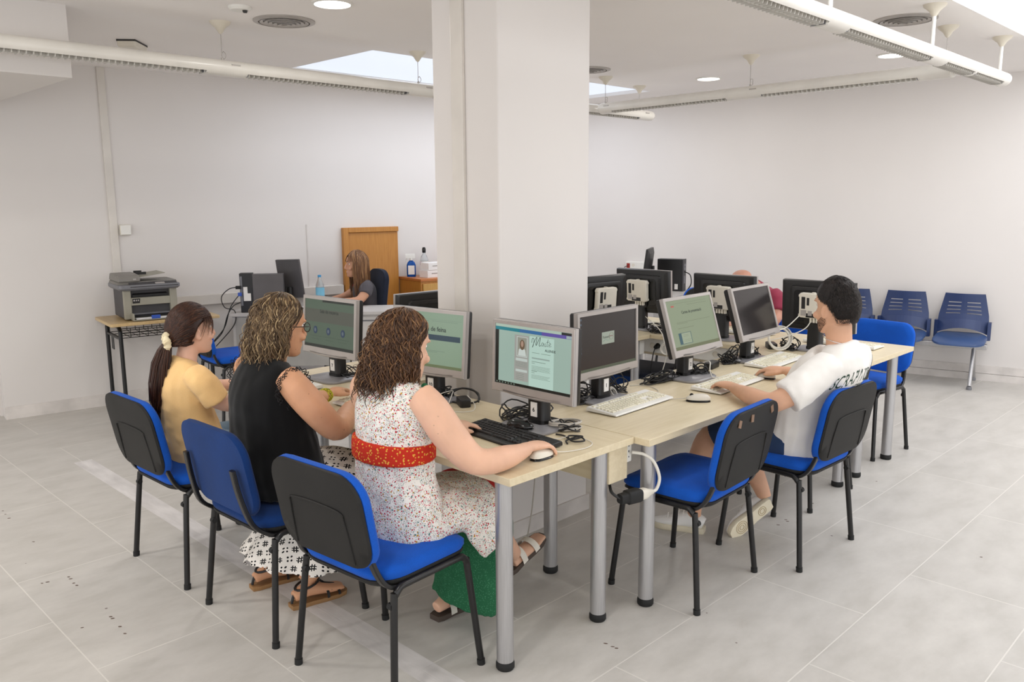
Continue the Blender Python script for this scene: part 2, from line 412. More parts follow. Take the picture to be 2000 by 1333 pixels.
# ------------------------------------------------------------------ ceiling fittings
def downlight(x, y, lab):
    t = thing('ceiling_downlight', lab, 'light', (x, y, CEIL), 0, 'round recessed downlights')
    obj('trim_ring', M().lathe([(.096, 0), (.112, 0), (.112, -.006), (.098, -.010), (.096, -.004)], n=32, hollow=True), X['white'], t)
    obj('diffuser', M().lathe([(.001, -.003), (.096, -.003), (.096, -.001), (.001, -.001)], n=32), X['lampglow'], t); return t
D1 = downlight(.803, 2.136, 'lit round downlight in ceiling just left of the pillar')
downlight(4.802, 2.264, 'lit round downlight above the far monitors, right of pillar')
downlight(4.758, .658, 'lit round downlight above the waiting bench at far right')
def vent(x, y, lab):
    t = thing('ceiling_diffuser', lab, 'vent', (x, y, CEIL), 0, 'round air diffusers')
    obj('rim', M().lathe([(.150, .0), (.180, .0), (.180, -.006), (.150, -.012)], n=40, hollow=True), X['grille'], t)
    mb = M()
    for i in range(5):
        r = .142-.026*i; mb.lathe([(r-.020, -.003-.004*i), (r, -.009-.004*i), (r, -.012-.004*i), (r-.020, -.006-.004*i)], n=36, hollow=True)
    obj('rings', mb, X['grille'], t)
    obj('throat', M().lathe([(.001, -.001), (.150, -.001), (.150, -.0005), (.001, -.0005)], n=32), X['grille'], t)
vent(.848, 2.716, 'round ceiling air vent left of the pillar, beside downlight')
vent(3.529, .127, 'round ceiling air vent behind the hanging light at upper right')
vent(3.627, 2.672, 'round ceiling air vent half hidden by right edge of pillar')
t = thing('smoke_detector', 'small white round smoke detector on ceiling', 'detector', (.482, 2.556, CEIL))
obj('housing', M().lathe([(.001, 0), (.062, 0), (.062, -.008), (.05, -.02), (.001, -.02)], n=28), X['white'], t)
obj('sensor_eye', M().lathe([(.001, -.02), (.014, -.02), (.011, -.032), (.001, -.034)], c=(.02, -.02, 0), n=14), X['dark'], t)
t = thing('emergency_light', 'small white emergency light box on ceiling at left', 'light', (.459, 4.007, CEIL), R(50))
obj('back_plate', M().bb((-.12, -.06, -.012), (.12, .06, 0)), X['dark'], t)
obj('cover', M().rings([[V(x*s, y*s, z) for x, y in rrect(.24, .12, .012)] for z, s in ((-.012, 1), (-.04, .97), (-.046, .9))]), X['offwhite'], t)
o = obj('recessed_spotlight', M().lathe([(.001, -.001), (.035, -.001), (.045, -.006), (.05, -.002), (.05, 0), (.001, 0)], c=(.414, 4.469, CEIL), n=20), X['dark'])
tag(o, 'tiny dark round recessed spot in ceiling at far left', 'light')

# ------------------------------------------------------------------ hanging luminaires
def luminaire(p0, p1, roses, segs, lab, rod=False, ends=(1, 1)):
    """p0 -> p1 at z centre; roses: distances along; segs: (a, b) louvred spans"""
    a, b = V(*p0), V(*p1); L = (b-a).length; ang = math.atan2(b.y-a.y, b.x-a.x)
    t = thing('hanging_light', lab, 'light', a, ang, 'white tubular hanging lights')
    W, H = .060, .047
    top = [(W*math.cos(R(q)), H*math.sin(R(q))) for q in range(-38, 219, 8)]
    def ext(poly, x0, x1): return M().rings([[V(x, y, z) for y, z in poly] for x in (x0, x1)])
    inner = [(y*.90, z*.86+.001) for y, z in reversed(top)]
    mb = M(); cuts = sorted(segs); x = 0
    full = [(W*math.cos(R(q)), H*math.sin(R(q))) for q in range(0, 360, 15)]
    solids = []
    for s0, s1 in cuts:
        if s0 > x: solids.append((x, s0))
        c = ext(top+inner, s0, s1); mb.add(c.v, c.f); x = s1
    if x < L: solids.append((x, L))
    for s0, s1 in solids: c = ext(full, s0, s1); mb.add(c.v, c.f)
    obj('housing', mb, X['rail'], t)
    mb = M()
    for s0, s1 in cuts:
        n = max(3, int((s1-s0)/.034))
        for k in range(n+1):
            q = s0+.01+(s1-s0-.02)*k/n
            mb.rings([[V(q+dx, y, z) for y, z in ((-W*.74, -.016), (-W*.62, -.043), (W*.62, -.043), (W*.74, -.016))] for dx in (0, .003)])
        mb.bb((s0, -.003, -.041), (s1, .003, -.016))
        for q in (s0, s1): obj('lamp_holder', M().bb((q-.012, -W*.55, -.040), (q+.012, W*.55, -.012)), X['slate'], t)
        mb.bb((s0, -W*.8, -.010), (s1, W*.8, -.006))
    obj('louvre', mb, X['louvre'], t)
    for k, (x, on) in enumerate(((0, ends[0]), (L, ends[1]))):
        if on: obj('end_cap', M().ell((x, 0, 0), (.03, W, H), 14), X['rail'], t)
    for x in roses:
        h = CEIL-a.z
        mb = M().lathe([(.001, h), (.062, h), (.058, h-.012), (.03, h-.035), (.013, h-.062), (.004, h-.07), (.001, h-.07)], c=(x, 0, 0), n=22)
        r = obj('ceiling_rose', mb, X['cream'], t)
        if rod: obj('rod', M().cyl((x, 0, .03), (x, 0, h-.06), .011, n=12), X['white'], r)
        else:
            mb = M().cyl((x, 0, .03), (x, 0, h-.06), .0022, n=6)
            mb.tube([(x+.012*math.sin(q*PI/8)+.012, .004*math.sin(q*PI/8*3), .075+.022*math.cos(q*PI/8)) for q in range(17)], .0022, 6)
            mb.bb((x-.004, -.004, .034), (x+.004, .004, .06)); obj('wire', mb, X['grille'], r)
            obj('clip', M().bb((x+.03, -W*.96-.004, .012), (x+.085, -W*.86, .02)), X['grille'], r)
    return t
luminaire((-1.0, 3.0, 2.455), (4.93, 2.985, 2.455), [.08, 1.583, 3.08, 4.55, 5.76], [(.2, 1.46), (1.72, 2.96), (3.2, 4.43), (4.68, 5.72)], 'long white hanging light running behind the pillar at upper left')
luminaire((4.05, 2.86, 2.45), (3.935, -.03, 2.45), [.03, 1.46, 2.85], [(.14, 1.28), (1.58, 2.7)], 'white hanging light along the right wall, on wires')
luminaire((.6, -.155, 2.45), (4.66, -.125, 2.45), [1.3, 2.64, 3.98], [(.1, 1.2), (1.42, 2.54), (2.78, 3.3), (3.34, 3.94)], 'thick white hanging light on rods at upper right, nearest camera', rod=True)

# ------------------------------------------------------------------ wall fittings
p = onleft(.71, .006)
t = thing('wall_switch_box', 'small white square box on left wall beside the cable duct', 'switch', (p.x, p.y, 1.40), math.atan2(LD.y, LD.x))
obj('box', M().bb((-.0, -.035, 0), (.085, .004, .085)), X['offwhite'], t, bevel=.006)
obj('cover_plate', M().bb((.004, -.039, .004), (.081, -.034, .081)), X['white'], t, bevel=.003)
# ------------------------------------------------------------------ computer tables
TT = .74
def table(x0, y0, x1, y1, lab, along='x', tray=None, legs=None, short=()):
    t = thing('computer_table', lab, 'table', ((x0+x1)/2, (y0+y1)/2, 0), 0, 'maple computer tables in a ring')
    cx, cy = (x0+x1)/2, (y0+y1)/2; w, d = x1-x0, y1-y0
    top = obj('tabletop', M().bb((-w/2, -d/2, TT-.028), (w/2, d/2, TT)), X['maple_'+along], t, bevel=.0015)
    ins = .07
    for k, (sx, sy) in enumerate(((-1, -1), (1, -1), (-1, 1), (1, 1))):
        px, py = sx*(w/2-ins), sy*(d/2-ins)
        if legs and k in legs: px, py = legs[k][0]-cx, legs[k][1]-cy
        l = obj('leg', M().lathe([(.001, .03), (.031, .03), (.031, TT-.028), (.001, TT-.028)], c=(px, py, 0), n=28), X['alu'], t)
        obj('foot', M().lathe([(.001, 0), (.030, 0), (.034, .006), (.034, .022), (.031, .032), (.001, .032)], c=(px, py, 0), n=28), X['rubber'], l)
    return t
TA = table(0, 0, .69, 2.11, 'pale maple table in front of the three seated women', 'y', legs={0: (.049, .08), 1: (.553, .062), 3: (.56, 2.04), 2: (.05, 2.04)})
TB = table(.695, -.07, 2.795, .62, 'pale maple table where the man in white T-shirt sits', 'x', legs={0: (.79, 0), 1: (2.745, .04), 2: (.745, .49)})
TC = table(2.80, -.07, 3.515, 2.05, 'pale maple table across the far end, before the man in red', 'y', legs={0: (2.98, .035), 1: (3.46, .034)})
TD = table(.695, 1.42, 2.795, 2.11, 'pale maple table behind the pillar with two monitors seen from behind', 'x')
# wooden cable trays under the tops with white socket strips
def tray(tb, lo, hi, strip=None, sock='x'):
    c = tb.location
    q = lambda p: (p[0]-c.x, p[1]-c.y, p[2])
    obj('cable_tray', M().bb(q(lo), q(hi)), X['maple_'+('y' if sock == 'y' else 'x')], tb, bevel=.002)
    if strip:
        s = obj('socket_strip', M().bb(q(strip[0]), q(strip[1])), X['white'], tb, bevel=.004)
        return s
tray(TA, (.575, .03, .565), (.690, 1.9, .711), None, 'y')
s = obj('socket_strip', M().bb((.692-.345, .042-1.055, .622), (.735-.345, .30-1.055, .711)), X['white'], TA, bevel=.004)
mb = M()
for z in (.645, .69): mb.lathe([(.001, 0), (.003, 0), (.003, .002), (.001, .002)], n=10).xf(Matrix.Translation((.714-.345, .042-1.055, z)) @ Matrix.Rotation(PI/2, 4, 'X'), len(mb.v)-40)
mb.bb((.711-.345, .0405-1.055, .664), (.717-.345, .043-1.055, .672)); obj('screw', mb, X['slate'], s)
s = obj('cable_tray', M().bb((2.935-3.1575, -.0-.99, .57), (3.0-3.1575, 1.9-.99, .711)), X['maple_y'], TC, bevel=.002)
s = obj('socket_strip', M().bb((2.87-3.1575, .75-.99, .60), (2.93-3.1575, 1.95-.99, .70)), X['white'], TC, bevel=.004)
mb = M()
for y in (.95, 1.1, 1.25, 1.45):
    mb.lathe([(.001, 0), (.021, 0), (.021, .003), (.018, .003), (.017, .001), (.001, .001)], n=18).xf(Matrix.Translation((2.87-3.1575, y-.99, .65)) @ Matrix.Rotation(-PI/2, 4, 'Y'), len(mb.v)-6*18)
obj('socket', mb, X['offwhite'], s)
s = obj('socket_strip', M().bb((2.0-1.745, 1.46-1.765, .60), (2.79-1.745, 1.52-1.765, .70)), X['white'], TD, bevel=.004)
s = obj('socket_strip', M().bb((1.2-1.745, .42-.275, .60), (2.5-1.745, .48-.275, .70)), X['white'], TB, bevel=.004)

# ------------------------------------------------------------------ blue conference chairs (local: faces +x)
def make_chair(name='conference_chair', shell=True, fab='blue'):
    t = thing(name, None, 'chair')
    # seat: upholstered pad over black pan
    def pad(z0, z1, s):
        out = []
        for z, k in ((z0, .96), (z0+(z1-z0)*.25, 1.0), (z0+(z1-z0)*.7, 1.0), (z1, .93), (z1+.006, .7)):
            out.append([V(.005+x*k*s, y*k*s, z+(.012*abs(y/.23)**2 if z > z0 else 0)-(.02*max(0, (x-.12)/.1)**2 if z > z0 else .0)) for x, y in rrect(.43, .47, .10, 6)])
        return M().rings(out)
    st = obj('seat', pad(.445, .488, 1), X[fab], t, sharp=60)
    obj('seat_pan', pad(.428, .447, .985), X['shell'], st, sharp=60)
    # backrest
    def back(off, th, sc, lo=.498, hi=.836):
        rows = []; zc = (lo+hi)/2; h = hi-lo
        def pt(y, z, d):   # curved slab: leans back and cups a little
            x = -.205-.11*(z-.5)/.32*.55 + .10*y*y*1.2 - d
            return V(x, y, z)
        ring = [(a, b) for a, b in rrect(.465*sc, h*sc, .095, 7)]
        for d, k in ((off-.004, .80), (off, .97), (off+th*.4, 1.0), (off+th, .985), (off+th+.002, .80)):
            rows.append([pt(a*k, zc+b*k, d) for a, b in ring])
        return M().rings(rows)
    bk = obj('backrest', back(0, .032, 1), X[fab], t, sharp=60)
    if shell:
        sh = obj('back_shell', back(.030, .016, .985), X['shell'], bk, sharp=60)
        # moulded panel line on the shell
        pts = []
        for y, z in ((-.15, .52), (-.14, .66), (-.11, .70), (.11, .70), (.14, .66), (.15, .52)):
            pts.append((-.205-.11*(z-.5)/.32*.55+.12*y*y-.0485, y, z))
        obj('moulding', M().tube([tuple(q[:3]) for q in catmull(pts, 4)], .003, 6), X['shell'], sh)
    # tubular frame
    rad = .0125
    for sy in (-1, 1):
        y0, y1 = sy*.232, sy*.258
        f = [(.215, y1, .012), (.178, y0, .38), (.172, y0, .405), (.155, y0, .424), (.13, y0, .43), (.0, y0, .43)]
        r_ = [(0, y0, .43), (-.12, y0, .43), (-.145, y0, .424), (-.163, y0, .405), (-.170, y0, .38), (-.205, y1, .012)]
        for path, foot in ((f, f[0]), (r_, r_[-1])):
            l = obj('leg', M().tube([q[:3] for q in catmull(path, 3)], rad, 12), X['steelblk'], t)
            obj('foot', M().cyl((foot[0], foot[1], 0), (foot[0]*.993, foot[1], .022), .0148, n=12), X['rubber'], l)
        u = [(.02, sy*.212, .428), (-.13, sy*.212, .424), (-.178, sy*.208, .438), (-.212, sy*.2, .49), (-.245, sy*.185, .60), (-.262, sy*.178, .70)]
        if not shell: u = [(a-(.030 if c > .48 else .012), b, c) for a, b, c in u]
        cs = [q[:3] for q in catmull(u, 4)]
        mb = M(); rs = []
        for i, q in enumerate(cs):
            tt = (V(*cs[min(i+1, len(cs)-1)])-V(*cs[max(i-1, 0)])).normalized(); sd = V(0, 1, 0); nn = tt.cross(sd).normalized()
            rs.append([V(*q)+sd*a+nn*b for a, b in ((.014, .005), (.010, .008), (-.010, .008), (-.014, .005), (-.014, -.005), (-.010, -.008), (.010, -.008), (.014, -.005))])
        obj('upright', M().rings(rs), X['steelblk'], t)
        obj('bolt', M().cyl((-.176, sy*.234, .37), (-.176, sy*.215, .37), .012, n=10), X['rubber'], t)
    for x in (.09, -.10): obj('crossbar', M().cyl((x, -.232, .424), (x, .232, .424), .009, n=10), X['steelblk'], t)
    return t
ch0 = make_chair()
def place(o, x, y, deg, lab, first=False, group='blue conference chairs with charcoal plastic backs'):
    c = o if first else dup(o)
    c.location = (x, y, 0); c.rotation_euler = (0, 0, R(deg)); c['label'] = lab; c['group'] = group
    return c
CH_W1 = place(ch0, -.285, 1.775, 2, 'blue chair with charcoal back where the woman in orange T-shirt sits', True)
CH_W3 = place(ch0, -.230, .400, 5, 'blue chair with charcoal back under the woman in floral dress, nearest camera')
CH_E = place(ch0, 1.108, .015, 93, 'empty blue chair with peeling tape on top of its charcoal back')
CH_M = place(ch0, 1.783, -.125, 88, 'blue chair with charcoal back under the man in white T-shirt')
CH_N = place(ch0, 2.49, .17, 90, 'blue chair pushed far under the table, hidden beyond the seated man')
CH_R = place(ch0, 3.60, .30, 172, 'empty bright blue chair facing camera at the far table end')
CH_B = place(ch0, 1.13, 4.20, -6, 'empty blue chair by the left wall, before the grey office desk')
CH_H = place(ch0, 5.12, 2.58, 62, 'blue chair by the right wall facing the small corner desk')
CH_D = place(ch0, 3.86, 1.10, 180, 'blue chair behind the far table, under the man in red')
ch2 = make_chair('padded_chair', False, 'navy')
place(ch2, -.262, 1.063, 2, 'navy padded chair with bare fabric back under the woman in black', True, None)
if 'group' in ch2: del ch2['group']
# peeling tape left on the empty chair's back
mb = M()
for y, z in ((-.13, .80), (.05, .795), (.15, .79)):
    x = -.205-.11*(z-.5)/.32*.55+.12*y*y-.050
    mb.box((x, y, z), (.003, .022, .030), m=Matrix.Rotation(R(12*(y*10)), 3, 'X'))
obj('tape', mb, mat('brown parcel tape', (128, 98, 76), .35), [c for c in CH_E.children if c.name.startswith('backrest')][0])
# ------------------------------------------------------------------ monitors (local: screen faces -y, origin on the table under the column)
SW, SH = .455, .305
def make_monitor(lab, grp, back_box=False, plate=True):
    t = thing('monitor', lab, 'monitor', (0, 0, 0), 0, grp)
    # foot and column
    obj('stand_base', M().rings([[V(x*s, y*s+.005, z) for x, y in rrect(.25, .20, .06, 6)] for z, s in ((0, .97), (.003, 1), (.010, 1), (.015, .94))]), X['silver_dk'], t)
    col = M()
    col.rings([[V(x*s, y*s+.045, z) for x, y in rrect(.088, .062, .018, 4)] for z, s in ((.012, 1.1), (.028, 1), (.11, 1), (.13, .98), (.20, .9))])
    st = obj('stand_column', col, X['black'], t)
    obj('column_cap', M().rings([[V(x, y+.045, z) for x, y in rrect(.094, .068, .02, 4)] for z in (.014, .030)]), X['blackg'], st)
    return t
def monitor_head(t, tilt=0, z=.125, back_box=False, front=True, yaw=0):
    """head pivot at the column top; bezel, shell, screen as parts"""
    piv = V(0, .03, z+SH/2)
    rot = Matrix.Translation(piv) @ Matrix.Rotation(R(yaw), 4, 'Z') @ Matrix.Rotation(-R(tilt), 4, 'X')
    w, h = SW/2, SH/2
    # bezel frame
    mb = M()
    bo = [(-w, -h), (w, -h), (w, h), (-w, h)]; bi = [(-w+.017, -h+.036), (w-.017, -h+.036), (w-.017, h-.018), (-w+.017, h-.018)]
    o = len(mb.v)
    for y, pts in ((-.030, [(a*.996, b*.996) for a, b in bo]), (-.034, [(a*.985, b*.982) for a, b in bo]), (-.034, [(a*1.004, b*1.004) for a, b in bi]), (-.029, bi)):
        mb.v += [(a, y, b) for a, b in pts]
    for r in range(3):
        for k in range(4):
            a, b = o+r*4, o+r*4+4; mb.f.append((a+k, a+(k+1) % 4, b+(k+1) % 4, b+k))
    mb.rings([[V(a, y, b) for a, b in bo] for y in (-.030, -.012)], cap=False)
    # swelling of the lower bezel in the middle
    mb.rings([[V(x, y, -h-.006*max(0, 1-(x/.14)**2)+dz) for x, y, dz in ((q, -.034, .004), (q, -.030, -.001), (q, -.012, 0), (q, -.012, .012), (q, -.034, .012))] for q in [i*.02 for i in range(-8, 9)]])
    bz = obj('bezel', mb.xf(rot), X['silver'], t)
    # dark shell: slab plus stepped rear housing
    mb = M(); mb.rings([[V(a*k, y, b*k) for a, b in rrect(SW*.998, SH*.998, .006, 2)] for y, k in ((-.013, 1), (.006, 1), (.016, .97), (.022, .86))])
    mb.rings([[V(a, y, b) for a, b in rrect(SW*k, SH*k2, .02, 4)] for y, k, k2 in ((.012, .76, .80), (.032, .72, .76), (.036, .68, .72))])
    mb.rings([[V(a, y, b-.03) for a, b in rrect(.13, .16, .015, 3)] for y in (.03, .05)])
    sh = obj('rear_shell', mb.xf(rot), X['black'], t)
    mb = M(); mb.rings([[V(a, .0365+q, b) for a, b in rrect(SW*.60*k, SH*.62*k, .02, 4)] for q, k in ((0, 1), (.0025, .985))])
    obj('rear_panel', mb.xf(rot), X['blackg'], sh)
    # hinge block to the column
    mb = M().box((0, .055, -.03), (.075, .05, .07)).xf(Matrix.Translation(piv)); obj('hinge', mb, X['black'], t)
    if back_box:
        b = M(); b.rings([[V(a, y, c+.01) for a, c in rrect(.165*k, .150*k, .012, 4)] for y, k in ((.048, 1), (.052, 1.0), (.078, 1.0), (.082, .97))])
        for sx in (-1, 1): b.bb((sx*.084-.004, .05, .060), (sx*.084+.004, .078, .074)); b.bb((sx*.084-.004, .05, -.058), (sx*.084+.004, .078, -.044))
        b.bb((-.010, .05, .084), (.010, .074, .090))
        bx = obj('thin_client_box', b.xf(rot), X['offwhite'], t, bevel=.002)
        q = M(); q.bb((.043, .0822, -.01), (.066, .0834, .062)); q.bb((.018, .0822, .012), (.033, .0834, .058)); obj('black_sticker', q.xf(rot), X['ink'], bx)
        q = M(); q.bb((.035, .0822, -.052), (.070, .0834, -.018)); q.bb((.0, .0822, -.05), (.025, .0834, -.02)); obj('grey_sticker', q.xf(rot), X['silver'], bx)
        q = M()
        for k in range(4): q.bb((-.055+k*.02, .056, -.092), (-.043+k*.02, .074, -.066))
        obj('plug', q.xf(rot), X['offwhite'], bx)
    return rot
def screen(t, rot, m):
    w, h = SW/2, SH/2
    return obj('screen', M().bb((-w+.016, -.0295, -h+.035), (w-.016, -.027, h-.017)).xf(rot), m, t)
SCW, SCH = SW-.034, SH-.054
def sf(rot, d=.0305):
    """frame on the screen face: x right 0..1*SCW, y up 0..SCH from lower left"""
    return rot @ frame_m((-SCW/2, -d, -SH/2+.036), V(1, 0, 0), V(0, 0, 1), V(0, -1, 0))
def rects(rot, rs, d=.0298, t=.0004):
    f = sf(rot, d); mb = M()
    for x0, y0, x1, y1 in rs:
        mb.prism([(x0*SCW, y0*SCH), (x1*SCW, y0*SCH), (x1*SCW, y1*SCH), (x0*SCW, y1*SCH)], 0, t, f)
    return mb
def stroke(rot, pts, r=.0011, d=.0306):
    f = sf(rot, d); mb = M()
    K = catmull([(x*SCW, y*SCH, 0) for x, y in pts], 5)
    return mb.tube([f @ V(*k) for k in K], r, 5)
def words(rot, s, x, y, size, align='CENTER', bold=0, d=.0304, sx=1): return text(s, size, sf(rot, d) @ Matrix.Translation((x*SCW, y*SCH, 0)), align, .0001, 0, bold, sx)
def number_label(t, n, side=-1):
    st = [c for c in t.children if c.name.startswith('stand_column')][0]
    lb = obj('number_label', M().bb((-.017, .0095, .045), (.017, .0135, .105)), X['label'], st)
    mb = text(n, .024, frame_m((0, .0092, .073), V(1, 0, 0), V(0, 0, 1), V(0, -1, 0)), bold=.0006); obj('lettering', mb, X['ink'], lb)
E_ = lambda n, c, s=.85: glow('screen '+n, c, s, .28)
S_ink = E_('dark ink', (42, 54, 50), .8); S_txt = E_('grey text', (112, 132, 118), .8)
MON_A = 'silver monitors before the seated women'; MON_B = 'silver monitors on the table of the man in white'
# monitor 6: web design page
m6 = make_monitor('silver monitor numbered 6 showing a resume page, before the pillar', MON_A); r6 = monitor_head(m6, 2); m6.location = (.515, .385, TT); m6.rotation_euler = (0, 0, R(-90)); number_label(m6, '6')
sc = screen(m6, r6, E_('six ground', (160, 184, 172)))
obj('title_bar', rects(r6, [(.87, .955, 1, .995)]), E_('bar black', (22, 28, 26)), sc); obj('toolbar', rects(r6, [(0, 0, 1, .045), (0, .045, .045, .90)]), E_('bar black', (22, 28, 26)), sc)
obj('window_header', rects(r6, [(0, .90, .33, .955)]), E_('teal', (30, 128, 140)), sc)
obj('window_header', rects(r6, [(.33, .90, .62, .955)]), E_('blue header', (54, 108, 160)), sc)
obj('window_header', rects(r6, [(.62, .90, 1, .955)]), E_('violet', (96, 80, 160)), sc)
obj('tab_strip', rects(r6, [(0, .955, .86, 1), (.93, .905, .995, .95)]), E_('tab strip', (176, 196, 180)), sc)
obj('canvas_page', rects(r6, [(.465, .045, .78, .865)]), E_('page', (186, 214, 202)), sc)
obj('side_column', rects(r6, [(.265, .10, .455, .855)], t=.0003), E_('side column', (164, 164, 158)), sc)
obj('section_header', rects(r6, [(.285, .43, .44, .475), (.285, .25, .44, .29), (.295, .50, .438, .83)], d=.0301), E_('headers', (196, 206, 200)), sc)
ph = obj('portrait_photo', rects(r6, [(.305, .515, .43, .82)], d=.0304), E_('photo ground', (150, 150, 138)), sc)
f6 = sf(r6, .0308)
def disc(cx, cy, rx, ry): return M().prism([(cx*SCW+rx*SCW*math.cos(2*PI*k/20), cy*SCH+ry*SCH*math.sin(2*PI*k/20)) for k in range(20)], 0, .0003, f6)
obj('figure_hair', disc(.37, .70, .034, .085), E_('photo hair', (112, 92, 72)), ph)
mb = disc(.37, .715, .017, .05).xf(Matrix.Translation((0, 0, 0)));  mb.xf(r6 @ Matrix.Translation((0, -.0004, 0)) @ r6.inverted()); obj('figure_face', mb, E_('photo skin', (176, 146, 128)), ph)
mb = M().prism([(.315*SCW, .52*SCH), (.425*SCW, .52*SCH), (.41*SCW, .62*SCH), (.385*SCW, .645*SCH), (.355*SCW, .645*SCH), (.325*SCW, .62*SCH)], 0, .0003, sf(r6, .0307)); obj('figure_coat', mb, E_('photo coat', (206, 214, 208)), ph)
mb = stroke(r6, [(.495, .76), (.50, .82), (.515, .835), (.525, .80), (.515, .72), (.505, .69), (.525, .77), (.555, .855), (.562, .84), (.55, .75), (.556, .73), (.575, .79), (.60, .86), (.606, .84), (.592, .745), (.60, .725), (.612, .74)], .0011)
for q in ([(.65, .775), (.632, .785), (.622, .75), (.632, .73), (.652, .775), (.65, .735), (.66, .732)], [(.672, .785), (.668, .74), (.676, .732), (.684, .745)], [(.705, .85), (.695, .77), (.697, .738), (.708, .74)], [(.685, .80), (.728, .815)], [(.718, .755), (.738, .775), (.732, .795), (.718, .775), (.722, .738), (.748, .75)]):
    s2 = stroke(r6, q, .0008); mb.add(s2.v, s2.f)
for s, x, y, sz in (('ALLENDE', .735, .665, .0135),):
    s2 = words(r6, s, x, y, sz, 'CENTER', .0002); s2.xf(r6 @ Matrix.Translation((0, -.0003, 0)) @ r6.inverted()); mb.add(s2.v, s2.f)
obj('lettering', mb, S_ink, sc)
rs = [(.50, .60, .60, .606), (.62, .60, .74, .606), (.50, .455, .68, .462), (.50, .43, .54, .436), (.50, .30, .57, .307), (.50, .275, .54, .281)]
for k in range(5): rs.append((.50, .385-.018*k, .74-.01*(k % 2), .389-.018*k)); rs.append((.285, .41-.018*k, .44, .413-.018*k))
for k in range(4): rs.append((.50, .24-.018*k, .74-.015*(k % 3), .244-.018*k)); rs.append((.295, .215-.03*k, .40, .219-.03*k))
rs += [(.02+.04*k, .012, .035+.04*k, .034) for k in range(7)]
obj('lettering', rects(r6, rs, d=.0305), S_txt, sc); obj('section_bar', rects(r6, [(.50, .505, .73, .527)], d=.0303), E_('bar', (150, 168, 160)), sc)
# monitor 10
m10 = make_monitor('silver monitor in front of the woman in floral dress, job search page', MON_A); r10 = monitor_head(m10, 5); m10.location = (.53, 1.06, TT); m10.rotation_euler = (0, 0, R(-90+8)); number_label(m10, '10')
sc = screen(m10, r10, E_('ten ground', (134, 156, 132)))
obj('toolbar', rects(r10, [(0, 0, 1, .05)]), E_('ten bar', (104, 116, 82)), sc)
bn = obj('banner', rects(r10, [(.12, .50, .96, .60)]), E_('navy banner', (30, 58, 72)), sc)
mb = words(r10, 'Recerca de feina', .52, .70, .030, bold=.0005); obj('lettering', mb, S_ink, sc)
mb = words(r10, 'Eines de feina', .42, .55, .012, d=.0308); obj('lettering', mb, E_('pale text', (160, 184, 170)), bn)
obj('lettering', rects(r10, [(.3, .30, .75, .306), (.4, .275, .64, .281), (.2, .84, .5, .847), (.55, .845, .92, .85), (.1, .875, .98, .878)], d=.0305), S_txt, sc)
# monitor 7
m7 = make_monitor('silver monitor numbered 7 with dim green page and three blue dots', MON_A); r7 = monitor_head(m7, 4); m7.location = (.47, 1.79, TT); m7.rotation_euler = (0, 0, R(-90+3)); number_label(m7, '7')
sc = screen(m7, r7, E_('seven ground', (78, 94, 78)))
obj('title_bar', rects(r7, [(.36, .955, 1, 1)]), E_('seven bar', (30, 36, 30)), sc); obj('toolbar', rects(r7, [(0, 0, 1, .06)]), E_('seven bar', (30, 36, 30)), sc)
obj('picture_banner', rects(r7, [(.0, .53, 1, .80)]), E_('seven banner', (80, 82, 72)), sc)
obj('lettering', words(r7, 'Sala de recerca', .5, .76, .026, bold=.0003, d=.0308), E_('seven ink', (44, 50, 46)), sc)
for x in (.22, .49, .78):
    dt = obj('round_icon', M().prism([(x*SCW+.017*math.cos(2*PI*k/24), .36*SCH+.020*math.sin(2*PI*k/24)) for k in range(24)], 0, .0004, sf(r7, .0305)), E_('navy dots', (38, 56, 84)), sc)
    obj('icon_symbol', M().prism([(x*SCW+.008*math.cos(2*PI*k/16), .36*SCH+.010*math.sin(2*PI*k/16)) for k in range(16)], 0, .0004, sf(r7, .0309)), E_('icon grey', (92, 104, 112)), dt)
obj('lettering', rects(r7, [(.1, .23, .34, .236), (.38, .235, .62, .241), (.66, .23, .9, .236), (.14, .17, .3, .175), (.42, .17, .58, .175), (.7, .17, .86, .175)], d=.0304), E_('seven text', (60, 74, 62)), sc)
# monitor 1 on the right hand table
m1 = make_monitor('silver monitor numbered 1 with small white logo on dark screen', MON_B); r1 = monitor_head(m1, 1); m1.location = (1.085, .44, TT); m1.rotation_euler = (0, 0, R(1)); number_label(m1, '1')
sc = screen(m1, r1, E_('one ground', (48, 42, 41)))
obj('toolbar', rects(r1, [(0, 0, 1, .05)]), E_('one bar', (84, 92, 76)), sc)
lg = obj('logo_panel', rects(r1, [(.38, .44, .60, .66)]), E_('logo ground', (160, 168, 154)), sc)
mb = words(r1, 'Foment', .455, .565, .017, bold=.0004, d=.0306); obj('lettering', mb, E_('logo grey', (92, 100, 90)), lg)
mb = stroke(r1, [(.545+.038*math.cos(2*PI*k/14), .57+.062*math.sin(2*PI*k/14)) for k in range(15)], .0008); obj('emblem_ring', mb, E_('ring', (120, 116, 98)), lg)
mb = rects(r1, [(.515, .565, .54, .577), (.545, .565, .57, .577)], d=.0306); obj('emblem_mark', mb, E_('maroon', (128, 72, 74)), lg)
mb = stroke(r1, [(.40, .49), (.44, .52), (.48, .50), (.52, .51)], .0009); obj('emblem_wave', mb, E_('teal mark', (104, 138, 122)), lg)
mb = rects(r1, [(.012, .93-.085*k, .035, .965-.085*k) for k in range(8)], d=.0304); obj('desktop_icon', mb, E_('icons', (84, 96, 110)), sc)
